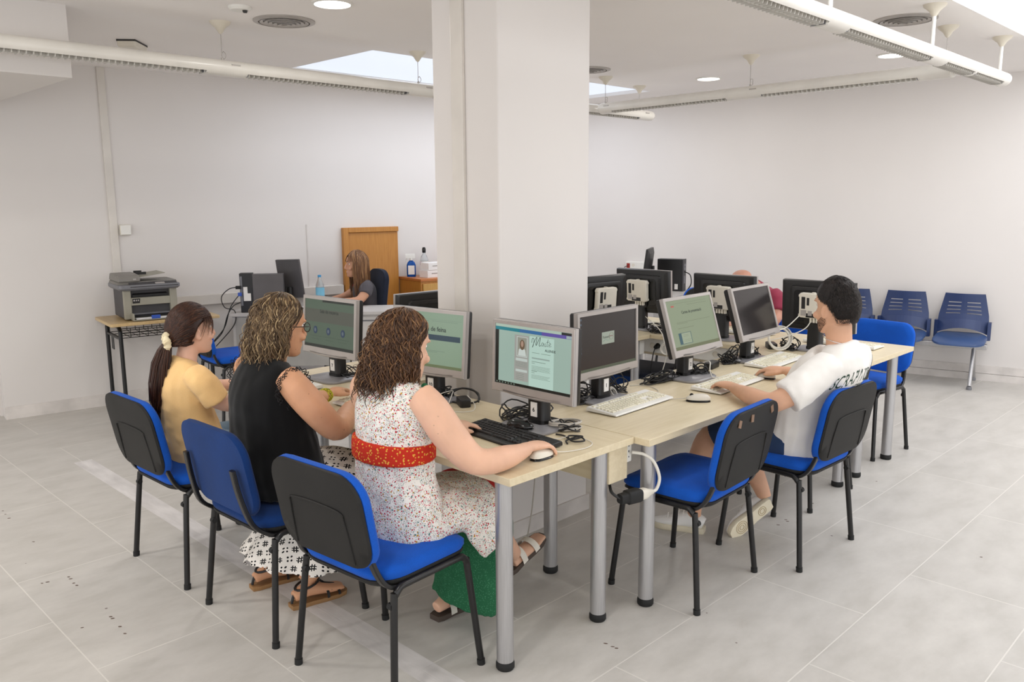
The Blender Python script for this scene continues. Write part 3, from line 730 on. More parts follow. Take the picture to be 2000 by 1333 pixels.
# monitor 2: slides page
m2 = make_monitor('silver monitor leaning back, green page on presentation letters', MON_B); r2 = monitor_head(m2, 17); m2.location = (1.775, .43, TT); m2.rotation_euler = (0, 0, R(1)); number_label(m2, '2')
sc = screen(m2, r2, E_('two ground', (140, 152, 124)))
obj('toolbar', rects(r2, [(0, 0, 1, .065)]), E_('two bar', (104, 110, 76)), sc)
obj('lettering', words(r2, 'Cartes de presentaci\u00f3', .52, .735, .021, bold=.0003), S_ink, sc)
obj('red_tag', rects(r2, [(.10, .865, .165, .90)]), E_('red tag', (186, 96, 84)), sc)
fr = obj('slide_frame', rects(r2, [(.13, .10, .19, .33), (.19, .10, .40, .108), (.19, .322, .40, .33), (.392, .10, .40, .33)], d=.0303), E_('slide frame', (46, 86, 98)), sc)
obj('slide_page', rects(r2, [(.19, .108, .392, .322)]), E_('slide page', (154, 166, 140)), sc)
obj('lettering', rects(r2, [(.15, .54, .90, .546), (.15, .515, .38, .521), (.15, .42, .50, .427), (.1, .93, .9, .934), (.45, .88, .9, .885), (.23, .28, .34, .284), (.23, .25, .34, .254), (.23, .18, .38, .184), (.23, .15, .38, .154)], d=.0304), E_('two text', (108, 118, 92)), sc)
# monitor 3: off
m3 = make_monitor('silver monitor with blank black screen, leaning back beside the white cable coil', MON_B); r3 = monitor_head(m3, 17); m3.location = (2.42, .43, TT); m3.rotation_euler = (0, 0, R(2)); number_label(m3, '3')
k = NB('switched off screen'); k.base((40, 36, 36)); k.set(.16); screen(m3, r3, k.m)
k = NB('screen seen from behind'); k.base((30, 30, 32)); k.set(.2)
# monitors seen from behind
GB = 'black backed monitors facing away'
for n, (x, y, rz, lab, tilt) in enumerate((
        (2.985, .31, 90, 'black monitor back with white box, beside the head of the man in white', 3),
        (2.985, .95, 90, 'black monitor back hiding the face of the bald man in red', 3),
        (2.985, 1.60, 90, 'black monitor back with white box, second from the pillar', 3),
        (2.36, 1.55, 172, 'black monitor back with white box, right beside the pillar', 4),
        (1.02, 1.66, 178, 'black monitor back just left of the pillar, above the curly haired woman', 3))):
    mo = make_monitor(lab, GB); rr = monitor_head(mo, tilt, back_box=n != 4); mo.location = (x, y, TT); mo.rotation_euler = (0, 0, R(rz)); screen(mo, rr, k.m)

# ------------------------------------------------------------------ keyboards (local: x long, y to the back)
def make_keyboard(lab, body, keys, grp=None, L=.455, W=.165, plate=None):
    t = thing('keyboard', lab, 'keyboard', (0, 0, 0), 0, grp)
    prof = [(-W/2, .004), (-W/2+.004, .012), (W/2-.03, .022), (W/2-.006, .024), (W/2, .016), (W/2, .004)]
    obj('body', M().rings([[V(x, y, z) for y, z in prof] for x in (-L/2, L/2)]), body, t, bevel=.003)
    mb = M(); u = .0188
    def row(y, x0, ws):
        x = x0
        for w_ in ws:
            if w_ > 0:
                z = .0125+(y+W/2)*.062
                a = [(x+.0012, y-.0075), (x+w_*u-.0012, y-.0075), (x+w_*u-.0012, y+.0075), (x+.0012, y+.0075)]
                cx, cy = (a[0][0]+a[2][0])/2, y
                mb.rings([[V(p, q, z) for p, q in a], [V(cx+(p-cx)*.84, cy+(q-cy)*.8, z+.0055) for p, q in a]])
            x += abs(w_)*u
    x0 = -L/2+.012
    row(W/2-.026, x0, [1, -1, 1, 1, 1, 1, -.5, 1, 1, 1, 1, -.5, 1, 1, 1, 1, -.25, 1, 1, 1])
    row(W/2-.052, x0, [1]*13+[2, -.25, 1, 1, 1, -.25, 1, 1, 1, 1])
    row(W/2-.071, x0, [1.5]+[1]*12+[1.5, -.25, 1, 1, 1, -.25, 1, 1, 1, 1])
    row(W/2-.090, x0, [1.75]+[1]*11+[2.25, -3.5, 1, 1, 1, 1])
    row(W/2-.109, x0, [1.25]+[1]*11+[2.75, -1.25, 1, -1.25, 1, 1, 1, 1])
    row(W/2-.128, x0, [1.5, 1, 1.5, 6, 1.5, 1, 1, 1.5, -.25, 1, 1, 1, -.25, 2, 1, 1])
    obj('keys', mb, keys, t, sharp=20)
    for sx in (-1, 1): obj('foot', M().bb((sx*(L/2-.05)-.012, W/2-.022, 0), (sx*(L/2-.05)+.012, W/2-.012, .01)), X['rubber'], t)
    obj('rear_foot', M().bb((-L/2+.03, -W/2+.006, 0), (L/2-.03, -W/2+.014, .006)), X['rubber'], t)
    return t
KB = 'white keyboards'
kb1 = make_keyboard('white keyboard lying in front of monitor numbered 1', X['white'], X['keys'], KB, plate=True); kb1.location = (1.095, .315, TT); kb1.rotation_euler = (0, 0, R(2))
kb2 = dup(kb1, (1.76, .208, TT), R(2), 'white keyboard under the left hand of the man in white')
kb3 = dup(kb1, (2.465, .318, TT), R(3), 'white keyboard before the blank monitor, beyond the mouse hand')
kb4 = make_keyboard('black keyboard under the left hand of the woman in floral dress', X['black'], X['keyblk']); kb4.location = (.335, .35, TT); kb4.rotation_euler = (0, 0, R(-90-4))
kb5 = dup(kb1, (.26, 1.10, TT), R(-88), 'white keyboard in front of the woman in black')
kb6 = dup(kb1, (.24, 1.86, TT), R(-90), 'white keyboard in front of the woman in orange T-shirt')
for (x, y, rz, lb) in ((3.28, .28, 90, 'white keyboard at near end of the far table, behind its monitor'), (3.27, 1.0, 90, 'white keyboard before the man in red'), (3.22, 1.66, 90, 'white keyboard on far table, seen between monitors 1 and 2')):
    dup(kb1, (x, y, TT), R(rz), lb)
# ------------------------------------------------------------------ mice
def make_mouse(lab, top, skirt_):
    t = thing('computer_mouse', lab, 'mouse', (0, 0, 0), 0)
    def sh(z0, z1, k0):
        st = []
        for i in range(9):
            x = -.055+.11*i/8; q = math.sqrt(max(.02, 1-(x/.0565)**2)); w = .030*q**.7*(1+.05*math.sin(x*60)); h = z0+(z1-z0)*q**.75*(1-.25*(x/.055))
            st.append([V(x, w*math.cos(R(a))*k0, z0+(h-z0)*max(0, math.sin(R(a))) if 0 <= a <= 180 else z0) for a in (0, 20, 45, 70, 90, 110, 135, 160, 180, 240, 300)])
        return M().rings(st)
    obj('shell', sh(.010, .036, .98), top, t, sharp=60); obj('skirt', sh(.001, .014, 1.02), skirt_, t, sharp=60)
    obj('scroll_wheel', M().cyl((.030, -.004, .028), (.030, .004, .028), .009, n=14), X['rubber'], t); return t
ms1 = make_mouse('white mouse with black side lying alone on the table', X['offwhite'], X['blackg']); ms1.location = (1.365, .135, TT); ms1.rotation_euler = (0, 0, R(125))
ms2 = dup(ms1, (2.03, .155, TT), R(95), 'white mouse under the right hand of the man in white')
ms3 = dup(ms1, (.245, .082, TT), R(5), 'white mouse under the right hand of the woman in floral dress')
ms4 = dup(ms1, (.22, .82, TT), R(0), 'white mouse beside the woman in black, mostly hidden')
# ------------------------------------------------------------------ school desk and printer by the left wall
LA = math.atan2(LD.y, LD.x)
def wl(s, off, z=0):
    """point s metres along the left wall from its corner, off metres into the room"""
    p = WL+LD*s-LN*off; return V(p.x, p.y, z)
PT = thing('school_desk', 'wooden-topped school desk with black tube legs under the printer', 'desk', wl(1.10, .31), LA)
dw, dd, dz = .83, .56, .75
obj('desktop', M().rings([[V(x, y, z) for x, y in rrect(dw, dd, .02, 3)] for z in (dz-.024, dz)]), X['oak'], PT, bevel=.003)
for sx in (-1, 1):
    x = sx*(dw/2-.075)
    for sy in (-1, 1):
        y = sy*(dd/2-.055)
        pth = [(x, y*1.02, .012), (x, y, dz-.14), (x, y*.97, dz-.07), (x, y*.80, dz-.04), (x, y*.45, dz-.038), (x, 0, dz-.038)]
        l = obj('leg', M().tube([q[:3] for q in catmull(pth, 4)], .0155, 12), X['steelblk'], PT)
        obj('foot', M().cyl((x, y*1.02, 0), (x, y*1.02, .025), .018, n=12), X['rubber'], l)
    obj('side_rail', M().cyl((x, -dd/2+.06, dz-.13), (x, dd/2-.06, dz-.13), .010, n=10), X['steelblk'], PT)
    mb = M().tube([(x-sx*.0, -.02+.05*k, dz-.24) if k in (1, 2) else (x, -.02+.05*(1 if k == 0 else 2), dz-.14) for k in (0, 1, 2, 3)], .004, 6)
    obj('bag_hook', mb, X['steelblk'], PT)
obj('back_rail', M().cyl((-dw/2+.075, .0, dz-.038), (dw/2-.075, 0, dz-.038), .012, n=10), X['steelblk'], PT)
mb = M()
for k in range(11):
    x = -dw/2+.09+(dw-.18)*k/10; mb.tube([(x, -.20, dz-.05), (x, -.20, dz-.125), (x, .21, dz-.125), (x, .21, dz-.05)], .0028, 6)
for y, z in ((-.20, dz-.052), (-.20, dz-.088), (-.20, dz-.125), (-.07, dz-.125), (.07, dz-.125), (.21, dz-.125), (.21, dz-.07)): mb.cyl((-dw/2+.08, y, z), (dw/2-.08, y, z), .0032, n=6)
obj('wire_basket', mb, X['steelblk'], PT)
PR = thing('printer', 'grey laser printer with scanner lid and paper feeder on the wooden desk', 'printer', wl(1.02, .30, .75), LA-R(1)); 
pw, pd = .40, .36
def pb(lo, hi): return M().bb(lo, hi)
mb = M(); mb.rings([[V(x*pw/2, y, z) for x, y in ((-1, -pd/2+.035+.0), (1, -pd/2+.035), (1, pd/2), (-1, pd/2))] for z in (.012, .245)])
obj('case', mb, X['prdark'], PR, bevel=.012)
# front face with two openings
yf = -pd/2
mb = M(); mb.bb((-pw/2+.002, yf, .012), (-pw/2+.055, yf+.05, .245)).bb((pw/2-.055, yf, .012), (pw/2-.002, yf+.05, .245)).bb((-pw/2+.055, yf, .118), (pw/2-.055, yf+.05, .178)).bb((-pw/2+.055, yf, .012), (pw/2-.055, yf+.05, .022)).bb((-pw/2+.055, yf, .238), (pw/2-.055, yf+.05, .245))
obj('front_panel', mb, X['prgrey'], PR, bevel=.004)
mb = M(); mb.bb((-pw/2+.055, yf+.042, .022), (pw/2-.055, yf+.05, .238)); obj('output_slot', mb, X['dark'], PR)
mb = M(); mb.rings([[V(x, yf+.01+q, z) for x, q, z in ((-pw/2+.07, 0, .20), (pw/2-.07, 0, .20), (pw/2-.075, .03, .212), (-pw/2+.075, .03, .212))], [V(x, yf+.01+q, z) for x, q, z in ((-pw/2+.07, 0, .185), (pw/2-.07, 0, .185), (pw/2-.075, .03, .19), (-pw/2+.075, .03, .19))]]); obj('output_flap', mb, X['black'], PR)
tr = obj('paper_tray', M().bb((-pw/2+.05, yf-.075, .004), (pw/2-.05, yf+.04, .012)).bb((-pw/2+.045, yf-.075, .004), (-pw/2+.055, yf+.0, .062)).bb((pw/2-.055, yf-.075, .004), (pw/2-.045, yf, .05)), X['prgrey'], PR, bevel=.004)
obj('paper_sheet', M().bb((-pw/2+.07, yf-.065, .014), (pw/2-.07, yf+.04, .021)), X['paper'], tr)
obj('paper_guide', M().bb((-.02, yf-.07, .012), (.045, yf-.052, .040)), X['bluep'], tr, bevel=.003)
obj('tray_cover', M().bb((-pw/2+.062, yf-.03, .050), (pw/2-.062, yf+.04, .056)), X['slate'], tr)
bd = obj('badge', M().prism([(-.137, .135), (-.085, .135), (-.080, .172), (-.137, .172)], 0, .003, frame_m((0, yf+.0, 0), V(1, 0, 0), V(0, 0, 1), V(0, -1, 0))), X['ink'], PR)
obj('badge_mark', M().bb((-.131, yf-.0042, .152), (-.118, yf-.003, .163)).bb((-.112, yf-.0042, .152), (-.104, yf-.003, .163)).bb((-.098, yf-.0042, .152), (-.09, yf-.003, .163)), X['silver'], bd)
# scanner deck, lid and feeder
mb = M(); mb.rings([[V(x*s-.005, y*s-.005, z) for x, y in rrect(pw+.06, pd+.05, .03, 4)] for z, s in ((.238, .94), (.252, 1), (.272, 1), (.28, .985))])
obj('scanner_deck', mb, X['slate'], PR)
mb = M(); mb.rings([[V(-.005+x*s, .02+y*s, z) for x, y in rrect(pw+.05, pd-.03, .03, 4)] for z, s in ((.278, .99), (.292, 1), (.300, .97))])
ld = obj('scanner_lid', mb, X['prlid'], PR)
obj('feeder_cover', M().rings([[V(x, y, .30+h*math.sin(R(a))) for y, a, h in ((-.155, 0, 0), (-.15, 30, .05), (-.12, 70, .056), (0, 90, .060), (.14, 80, .06), (.17, 30, .05), (.175, 0, 0))] for x, h0 in ((-.225, 0), (-.06, 0))]), X['prlid'], ld, bevel=.01)
obj('input_tray', M().rings([[V(x, y, z+d) for y in (-.13, .13)]+[V(x, y, z-.006+d) for y in (.13, -.13)] for x, z, d in ((-.07, .335, 0), (.05, .352, 0), (.13, .362, 0))]), X['prgrey'], ld)
obj('guide', M().box((-.03, -.05, .358), (.075, .012, .020)).box((-.03, .07, .36), (.06, .012, .022)), X['black'], ld)
mb = M(); mb.rings([[V(x, y, z) for x in (-.15, .205)] + [V(x, y, z-.006) for x in (.205, -.15)] for y, z in ((-.212, .268), (-.155, .296))]); obj('control_panel', mb, X['prdark'], PR)
obj('display', M().box((.075, -.184, .2855), (.07, .022, .004), m=Matrix.Rotation(R(26), 3, 'X')), X['silver'], PR)
obj('logo_plate', M().bb((-.115, -.157, .315), (-.092, -.150, .326)), X['silver'], ld)

# ------------------------------------------------------------------ grey office desk, set at an angle before the left wall
DA, DB = V(1.40, 4.73, 0), V(2.40, 3.84, 0); DX = (DB-DA).normalized(); DN = V(-DX.y, DX.x, 0); dL = (DB-DA).length
DK = thing('office_desk', 'pale grey office desk with panel front, where the long haired woman sits', 'desk', DA, math.atan2(DX.y, DX.x))
obj('desktop', M().bb((-.02, -.02, .70), (dL+.02, .43, .728)), X['deskgrey'], DK, bevel=.002)
obj('modesty_panel', M().bb((.02, .0, .26), (.98, .018, .70)), X['deskfront'], DK, bevel=.002)
obj('side_panel', M().bb((0, .0, .01), (.025, .40, .70)), X['deskgrey'], DK, bevel=.002)
pdn = obj('drawer_unit', M().bb((.99, .005, .02), (dL, .40, .70)), X['deskgrey'], DK, bevel=.003)
for z in (.05, .27, .48):
    d_ = obj('drawer', M().bb((1.0, -.008, z), (dL-.01, .004, z+.20)), X['deskgrey'], pdn, bevel=.002); obj('handle', M().bb((1.10, -.016, z+.165), (1.25, -.008, z+.175)), X['slate'], d_)
def ondesk(a, b, z=.728): p = DA+DX*a+DN*b; return V(p.x, p.y, z)
TW = thing('computer_tower', 'black and grey desktop computer standing at left end of office desk', 'computer', ondesk(.07, .03), math.atan2(DX.y, DX.x)+R(6))
obj('case', M().bb((.105, .004, .0), (.36, .098, .325)), X['caseGrey'], TW, bevel=.002)
fp = obj('rear_panel', M().bb((.0, .0, .0), (.106, .10, .335)), X['black'], TW, bevel=.004)
obj('sticker', M().bb((.028, -.0012, .10), (.062, .0, .22)).bb((.062, -.0012, .10), (.088, 0, .165)), X['label'], fp)
obj('port_column', M().bb((.004, -.003, .06), (.022, .0, .31)), X['slate'], fp)
obj('serial_plug', M().bb((-.015, -.03, .145), (.015, -.003, .175)), X['bluep'], fp, bevel=.003)
obj('power_plug', M().bb((-.03, -.035, .205), (.012, -.003, .232)), X['rubber'], fp, bevel=.003)
MN = thing('desk_monitor', 'dark grey flat monitor back turned to the camera on office desk', 'monitor', ondesk(.46, .22), math.atan2(DX.y, DX.x)+R(160))
rt_ = Matrix.Translation((0, 0, .27)) @ Matrix.Rotation(R(2), 4, 'Y') @ Matrix.Rotation(R(-8), 4, 'X')
obj('case', M().bb((-.115, -.012, -.17), (.115, .012, .17)).xf(rt_), X['moncase'], MN, bevel=.004)
obj('screen', M().bb((-.105, -.0135, -.155), (.105, -.0118, .155)).xf(rt_), X['blackg'], MN)
obj('stand', M().rings([[V(x, y+.03, z) for x, y in rrect(a, b, .02, 3)] for z, a, b in ((0, .2, .16), (.012, .2, .16), (.014, .07, .04), (.20, .06, .03))]), X['black'], MN)
BT = thing('water_bottle', 'clear plastic water bottle with blue label and cap on office desk', 'bottle', ondesk(.72, .17))
obj('body', M().lathe([(.001, 0), (.034, 0), (.037, .01), (.037, .05), (.034, .06), (.037, .07), (.037, .19), (.034, .22), (.016, .265), (.014, .285), (.001, .285)], n=24), X['clear'], BT)
obj('label', M().lathe([(.0376, .12), (.0376, .195), (.0372, .195), (.0372, .12)], n=24, hollow=True), mat('pale blue bottle label', (120, 184, 212), .5), BT)
obj('cap', M().lathe([(.001, .284), (.0155, .284), (.0155, .303), (.001, .305)], n=16), mat('blue bottle cap', (60, 140, 190), .4), BT)
for k, (a, b, r_, s) in enumerate(((.86, .12, 20, .15), (.94, .06, -15, .14))):
    mb = M(); g = 8; mb.v += [(x/g*s-s/2, y/g*s*1.35-s*.67, .002+.035*(x/g)**2*(1-.4*y/g)*(1-k*.5)) for y in range(g+1) for x in range(g+1)]
    mb.f += [(y*(g+1)+x, y*(g+1)+x+1, (y+1)*(g+1)+x+1, (y+1)*(g+1)+x) for y in range(g) for x in range(g)]
    o = obj('paper_sheet', mb, X['paper'], None, loc=ondesk(a, b, .7295+.002*k), rz=R(r_)); o.modifiers.new('thick', 'SOLIDIFY').thickness = .001
    tag(o, ('curled white paper sheet beside the water bottle', 'flat white paper sheet on the desk before the office woman')[k], 'paper', 'loose papers on the office desk')
OC = thing('office_chair', 'dark navy high-backed office chair behind the long haired woman', 'chair', (2.42, 4.50, 0), R(165))
mb = M()
rows = []
for d, k in ((0, .82), (.012, 1), (.05, 1), (.065, .84)): rows.append([V(-.25-d-.03*(b/.5), a*k, .80+b*k*.5) for a, b in [(x, y) for x, y in rrect(.42, .96, .16, 6)]])
obj('backrest', mb.rings(rows), X['navychair'], OC, sharp=60)
obj('seat', M().rings([[V(x*s, y*s, z) for x, y in rrect(.46, .48, .10, 6)] for z, s in ((.40, .95), (.42, 1), (.46, 1), (.475, .94))]), X['navychair'], OC, sharp=60)
obj('column', M().cyl((0, 0, .10), (0, 0, .40), .028, n=14), X['steelblk'], OC)
obj('back_bar', M().tube([(-.05, 0, .40), (-.22, 0, .39), (-.27, 0, .45), (-.28, 0, .62)], .018, 10), X['steelblk'], OC)
for k in range(5):
    a = 2*PI*k/5+.3; l = obj('leg', M().tube([(0, 0, .10), (.14*math.cos(a), .14*math.sin(a), .095), (.27*math.cos(a), .27*math.sin(a), .065)], [.026, .022, .016], 10), X['black'], OC)
    obj('caster', M().ell((.27*math.cos(a), .27*math.sin(a), .0275), (.026, .026, .0272), 12), X['rubber'], l)

# ------------------------------------------------------------------ beech cabinet and what stands on it
CA = wl(3.53, 0); CW, CD_, CH = .88, .43, .905
CB = thing('beech_cabinet', 'orange beech cabinet against wall, half hidden by the pillar', 'cabinet', CA, LA)
obj('body', M().bb((0, -CD_, 0), (CW, -.012, CH-.025)), X['beech'], CB, bevel=.002)
obj('top', M().bb((-.006, -CD_-.012, CH-.025), (CW+.006, -.012, CH)), X['beech3'], CB, bevel=.002)
for k in range(2):
    x0 = .02+k*(CW-.03)/2; dd_ = obj('door', M().bb((x0, -CD_-.016, .06), (x0+(CW-.05)/2, -CD_-.001, CH-.05)), X['beech2'], CB, bevel=.002)
    obj('knob', M().ell((x0+.04 if k == 0 else x0+.04, -CD_-.026, CH-.14), (.011, .012, .011), 12), X['chrome'], dd_)
def oncab(a, b, z=CH): return wl(3.53+a, b, z)
SB = thing('spray_bottle', 'blue spray bottle with white trigger at left end of cabinet', 'bottle', oncab(.075, .13), LA+R(150))
obj('body', M().rings([[V(x, y, z) for x, y in rrect(a, b, .02, 4)] for z, a, b in ((0, .085, .055), (.01, .09, .06), (.12, .09, .06), (.145, .07, .05), (.165, .03, .03), (.18, .028, .028))]), X['bluewater'], SB)
obj('label', M().bb((-.032, .0302, .025), (.032, .0312, .115)).bb((-.032, -.0312, .025), (.032, -.0302, .115)).bb((.0452, -.02, .02), (.0462, .02, .11)), X['label'], SB)
obj('trigger_head', M().rings([[V(x, y, z) for y, z in ((-.013, .185), (.013, .185), (.014, .215), (.010, .232), (-.010, .232), (-.014, .215))] for x in (-.04, .02, .055)]).tube([(.04, 0, .19), (.05, 0, .165), (.045, 0, .145)], .006, 8).cyl((0, 0, .165), (0, 0, .19), .017), X['white'], SB)
for k, (z, lab, dx) in enumerate(((0, 'white glove box on cabinet, lower of the two', 0), (.074, 'white glove box on cabinet, upper of the two', .012))):
    b_ = thing('glove_box', lab, 'box', oncab(.25+dx, .285, CH+z), LA+R(8), 'stacked white glove boxes')
    obj('carton', M().bb((-.14, -.065, 0), (.16, .065, .0725)), X['paper'], b_, bevel=.002)
    obj('print', M().bb((-.09, -.0660, .036), (.03, -.0648, .046)).bb((.04, -.066, .03), (.075, -.0648, .05)), X['silver'], b_)
    sq = obj('black_panel', M().bb((.085, -.0662, .012), (.128, -.0648, .060)), X['ink'], b_); obj('green_panel', M().bb((.132, -.0662, .012), (.158, -.0648, .060)), mat('green print', (60, 150, 84), .5), b_)
    obj('panel_mark', M().bb((.092, -.0668, .026), (.10, -.0661, .045)).bb((.104, -.0668, .026), (.11, -.0661, .05)), X['label'], sq)
GB_ = thing('gel_bottle', 'clear gel bottle with black pump cap behind the glove boxes', 'bottle', oncab(.235, .12), LA)
obj('body', M().lathe([(.001, 0), (.040, 0), (.042, .01), (.042, .16), (.03, .20), (.014, .225), (.014, .235), (.001, .235)], n=20), X['clear'], GB_)
obj('label', M().lathe([(.0428, .04), (.0428, .15), (.0423, .15), (.0423, .04)], n=20, hollow=True), X['label'], GB_)
obj('label_print', M().lathe([(.0432, .11), (.0432, .14), (.0429, .14), (.0429, .11)], n=20, hollow=True), mat('purple print', (168, 130, 160), .6), GB_)
obj('pump_cap', M().lathe([(.001, .234), (.016, .234), (.019, .24), (.019, .275), (.012, .29), (.001, .29)], n=16), X['blackg'], GB_)
for k, (a, lb) in enumerate(((.40, 'empty clear tumbler on cabinet, nearer the gel bottle'), (.50, 'empty clear tumbler on cabinet beside the pillar edge'))):
    o = obj('tumbler', M().lathe([(.001, .001), (.034, .0), (.040, .12), (.0385, .12), (.033, .004), (.001, .004)], n=20), X['clear'], None, loc=oncab(a, .13)); tag(o, lb, 'cup', 'clear tumblers on the cabinet')

# ------------------------------------------------------------------ waiting bench by the right wall
BS = CNR.copy(); s_of = lambda y: (4.57-y)/.9781
def bpt(s, off, z): p = CNR+RD*s-RN*off; return V(p.x, p.y, z)
BN = thing('waiting_bench', 'three-seat navy plastic waiting bench on grey steel legs by right wall', 'bench', bpt(3.68, 0, 0), math.atan2(RD.y, RD.x))
# local: x along the wall (right in the photo), -y into the room
def slat_back():
    """back with eight slots: grid of strips around the holes, bent to a gentle curve"""
    xs_ = [-1, -.62, -.14, .14, .62, 1]; zs = [0, .30, .46, .487, .56, .587, .66, .687, .76, .787, 1]; mb = M()
    lo, hi = .44, .80
    def pt(u, t, d):
        z = lo+(hi-lo)*t; w = .205-.045*max(0, (t-.40)/.6); yv = -.17-.0-.06*(1-t)+.02*math.sin(PI*t)+.03*u*u
        # lower edge arches up in the middle
        z += .055*(1-u*u)*(1-t)**2
        return V(u*w, yv+d, z)
    US = [-1, -.85, -.72, -.5, -.3, -.13, 0, .13, .3, .5, .72, .85, 1]
    for i in range(len(US)-1):
        for j in range(len(zs)-1):
            um = (US[i]+US[i+1])/2; slot = j in (3, 5, 7) or j == 8 and False
            if j in (2, 4, 6, 8) and .13 < abs(um) < .72 and j != 2 or (j == 2 and .13 < abs(um) < .72):
                if zs[j+1]-zs[j] < .03 or True:
                    pass
            hole = .13 < abs(um) < .72 and abs(zs[j+1]-zs[j]-.027) < .004
            if hole: continue
            q = [(US[i], zs[j]), (US[i+1], zs[j]), (US[i+1], zs[j+1]), (US[i], zs[j+1])]
            mb.add([pt(u, t, 0) for u, t in q]+[pt(u, t, .010) for u, t in q], [(0, 1, 2, 3), (7, 6, 5, 4), (0, 4, 5, 1), (1, 5, 6, 2), (2, 6, 7, 3), (3, 7, 4, 0)])
    # side wings below
    for s in (-1, 1):
        mb.rings([[V(s*(.205+a), y, z) for a, y in ((-.004, -.235), (.022, -.215), (.022, -.150), (-.004, -.150))] for z in (.395, .54, .555)])
    return mb
for k in range(3):
    x = (k-1)*.485+.02
    bk = obj('backrest', slat_back(), X['benchblue'], BN, loc=(x, .04, 0))
    mb = M(); rs = []
    for z, s in ((.405, .9), (.41, 1), (.428, 1), (.436, .94)):
        rs.append([V(a*s*.9, -.385+b*s, z+.02*max(0, (b-.12)/.1)-.025*max(0, (-b-.12)/.1)) for a, b in rrect(.46, .43, .10, 6)])
    obj('seat', mb.rings(rs), X['benchseat'], BN, loc=(x, .04, 0), sharp=60)
    obj('seat_bracket', M().bb((x-.15, -.40, .375), (x-.11, -.20, .405)).bb((x+.11, -.40, .375), (x+.15, -.20, .405)), X['alu'], BN)
obj('beam', M().bb((-.72, -.34, .335), (.72, -.27, .378)), X['alu'], BN, bevel=.004)
for s in (-1, 1):
    x = s*.62
    for y0, y1 in ((-.32, -.50), (-.29, -.045)):
        l = obj('leg', M().tube([(x, y0, .35), (x, y1, .03)], .017, 12), X['alu'], BN); obj('foot', M().lathe([(.001, 0), (.022, 0), (.022, .018), (.017, .03), (.001, .03)], c=(x, y1, 0), n=16), X['slate'], l)
# ------------------------------------------------------------------ corner desk on the right wall with computer
t = thing('wall_socket_box', 'white wall box with sockets and red outlet on right wall', 'socket', bpt(.82, 0, .84), math.atan2(RD.y, RD.x))
obj('box', M().bb((-.02, -.06, 0), (.20, 0, .135)), X['white'], t, bevel=.006)
obj('red_outlet', M().bb((-.005, -.064, .045), (.035, -.058, .115)), X['red'], t, bevel=.003)
mb = M()
for z in (.04, .095): mb.lathe([(.001, 0), (.019, 0), (.019, .003), (.001, .003)], n=14).xf(Matrix.Translation((.075, -.058, z)) @ Matrix.Rotation(PI/2, 4, 'X'), len(mb.v)-56)
obj('socket', mb, X['offwhite'], t)
obj('cable', M().tube([q[:3] for q in catmull([(.01, -.064, .09), (-.02, -.10, .06), (.0, -.09, 0), (.06, -.08, -.1)], 4)], .004, 6), X['cableB'], t)
KD = thing('corner_desk', 'small grey desk at right wall under the dark computer', 'desk', (5.36, 3.05, 0), R(12))
obj('desktop', M().bb((-.47, -.30, .695), (.47, .32, .72)), X['deskgrey'], KD, bevel=.002)
for sx in (-.45, .41): obj('side_panel', M().bb((sx, .02, 0), (sx+.03, .30, .695)), X['deskgrey'], KD, bevel=.002)
T2 = thing('computer_tower', 'black desktop computer on the corner desk by right wall', 'computer', (5.40, 2.99, .72), math.atan2(RD.y, RD.x)+R(4))
obj('case', M().bb((-.15, -.05, 0), (.12, .05, .33)), X['black'], T2, bevel=.004)
rp = obj('rear_panel', M().bb((.12, -.052, 0), (.128, .052, .332)), X['prdark'], T2, bevel=.002)
mb = M(); mb.lathe([(.012, 0), (.036, 0), (.036, .003), (.012, .003)], n=16, hollow=True).xf(Matrix.Translation((.128, 0, .25)) @ Matrix.Rotation(PI/2, 4, 'Y')); mb.bb((.128, -.03, .08), (.131, .02, .16)); obj('ports', mb, X['slate'], rp)
obj('sticker', M().bb((.04, -.0515, .02), (.075, -.050, .075)), X['label'], T2)
obj('cable', M().tube([q[:3] for q in catmull([(.13, 0, .2), (.19, -.01, .17), (.2, 0, .08), (.15, .02, .0)], 5)], .006, 6), X['cableB'], rp)
M2_ = thing('desk_monitor', 'black monitor seen edge-on beside the corner computer', 'monitor', (5.02, 3.03, .72), R(208))
rt_ = Matrix.Translation((0, 0, .30)) @ Matrix.Rotation(R(-7), 4, 'X')
obj('case', M().rings([[V(a*k, y, b*k) for a, b in rrect(.44, .31, .01, 2)] for y, k in ((-.012, 1), (.008, 1), (.028, .72))]).xf(rt_), X['black'], M2_)
obj('screen', M().bb((-.205, -.0135, -.14), (.205, -.0115, .14)).xf(rt_), X['blackg'], M2_)
obj('stand', M().rings([[V(x, y+.05, z) for x, y in rrect(a, b, .015, 3)] for z, a, b in ((0, .22, .18), (.012, .22, .18), (.016, .06, .04), (.28, .05, .03))]), X['black'], M2_)
# dark blue box stored under the corner of the tables
o = thing('storage_box', 'dark navy storage box on floor under the table corner, behind monitor 1', 'box', (2.98, 1.62, 0), R(6))
obj('body', M().rings([[V(x*s, y*s, z) for x, y in rrect(.46, .44, .06, 5)] for z, s in ((0, .9), (.40, 1), (.43, .99))]), X['navy'], o)
obj('lid', M().rings([[V(x*s, y*s, z) for x, y in rrect(.47, .45, .06, 5)] for z, s in ((.43, 1), (.455, 1), (.462, .95))]), X['navychair'], o)
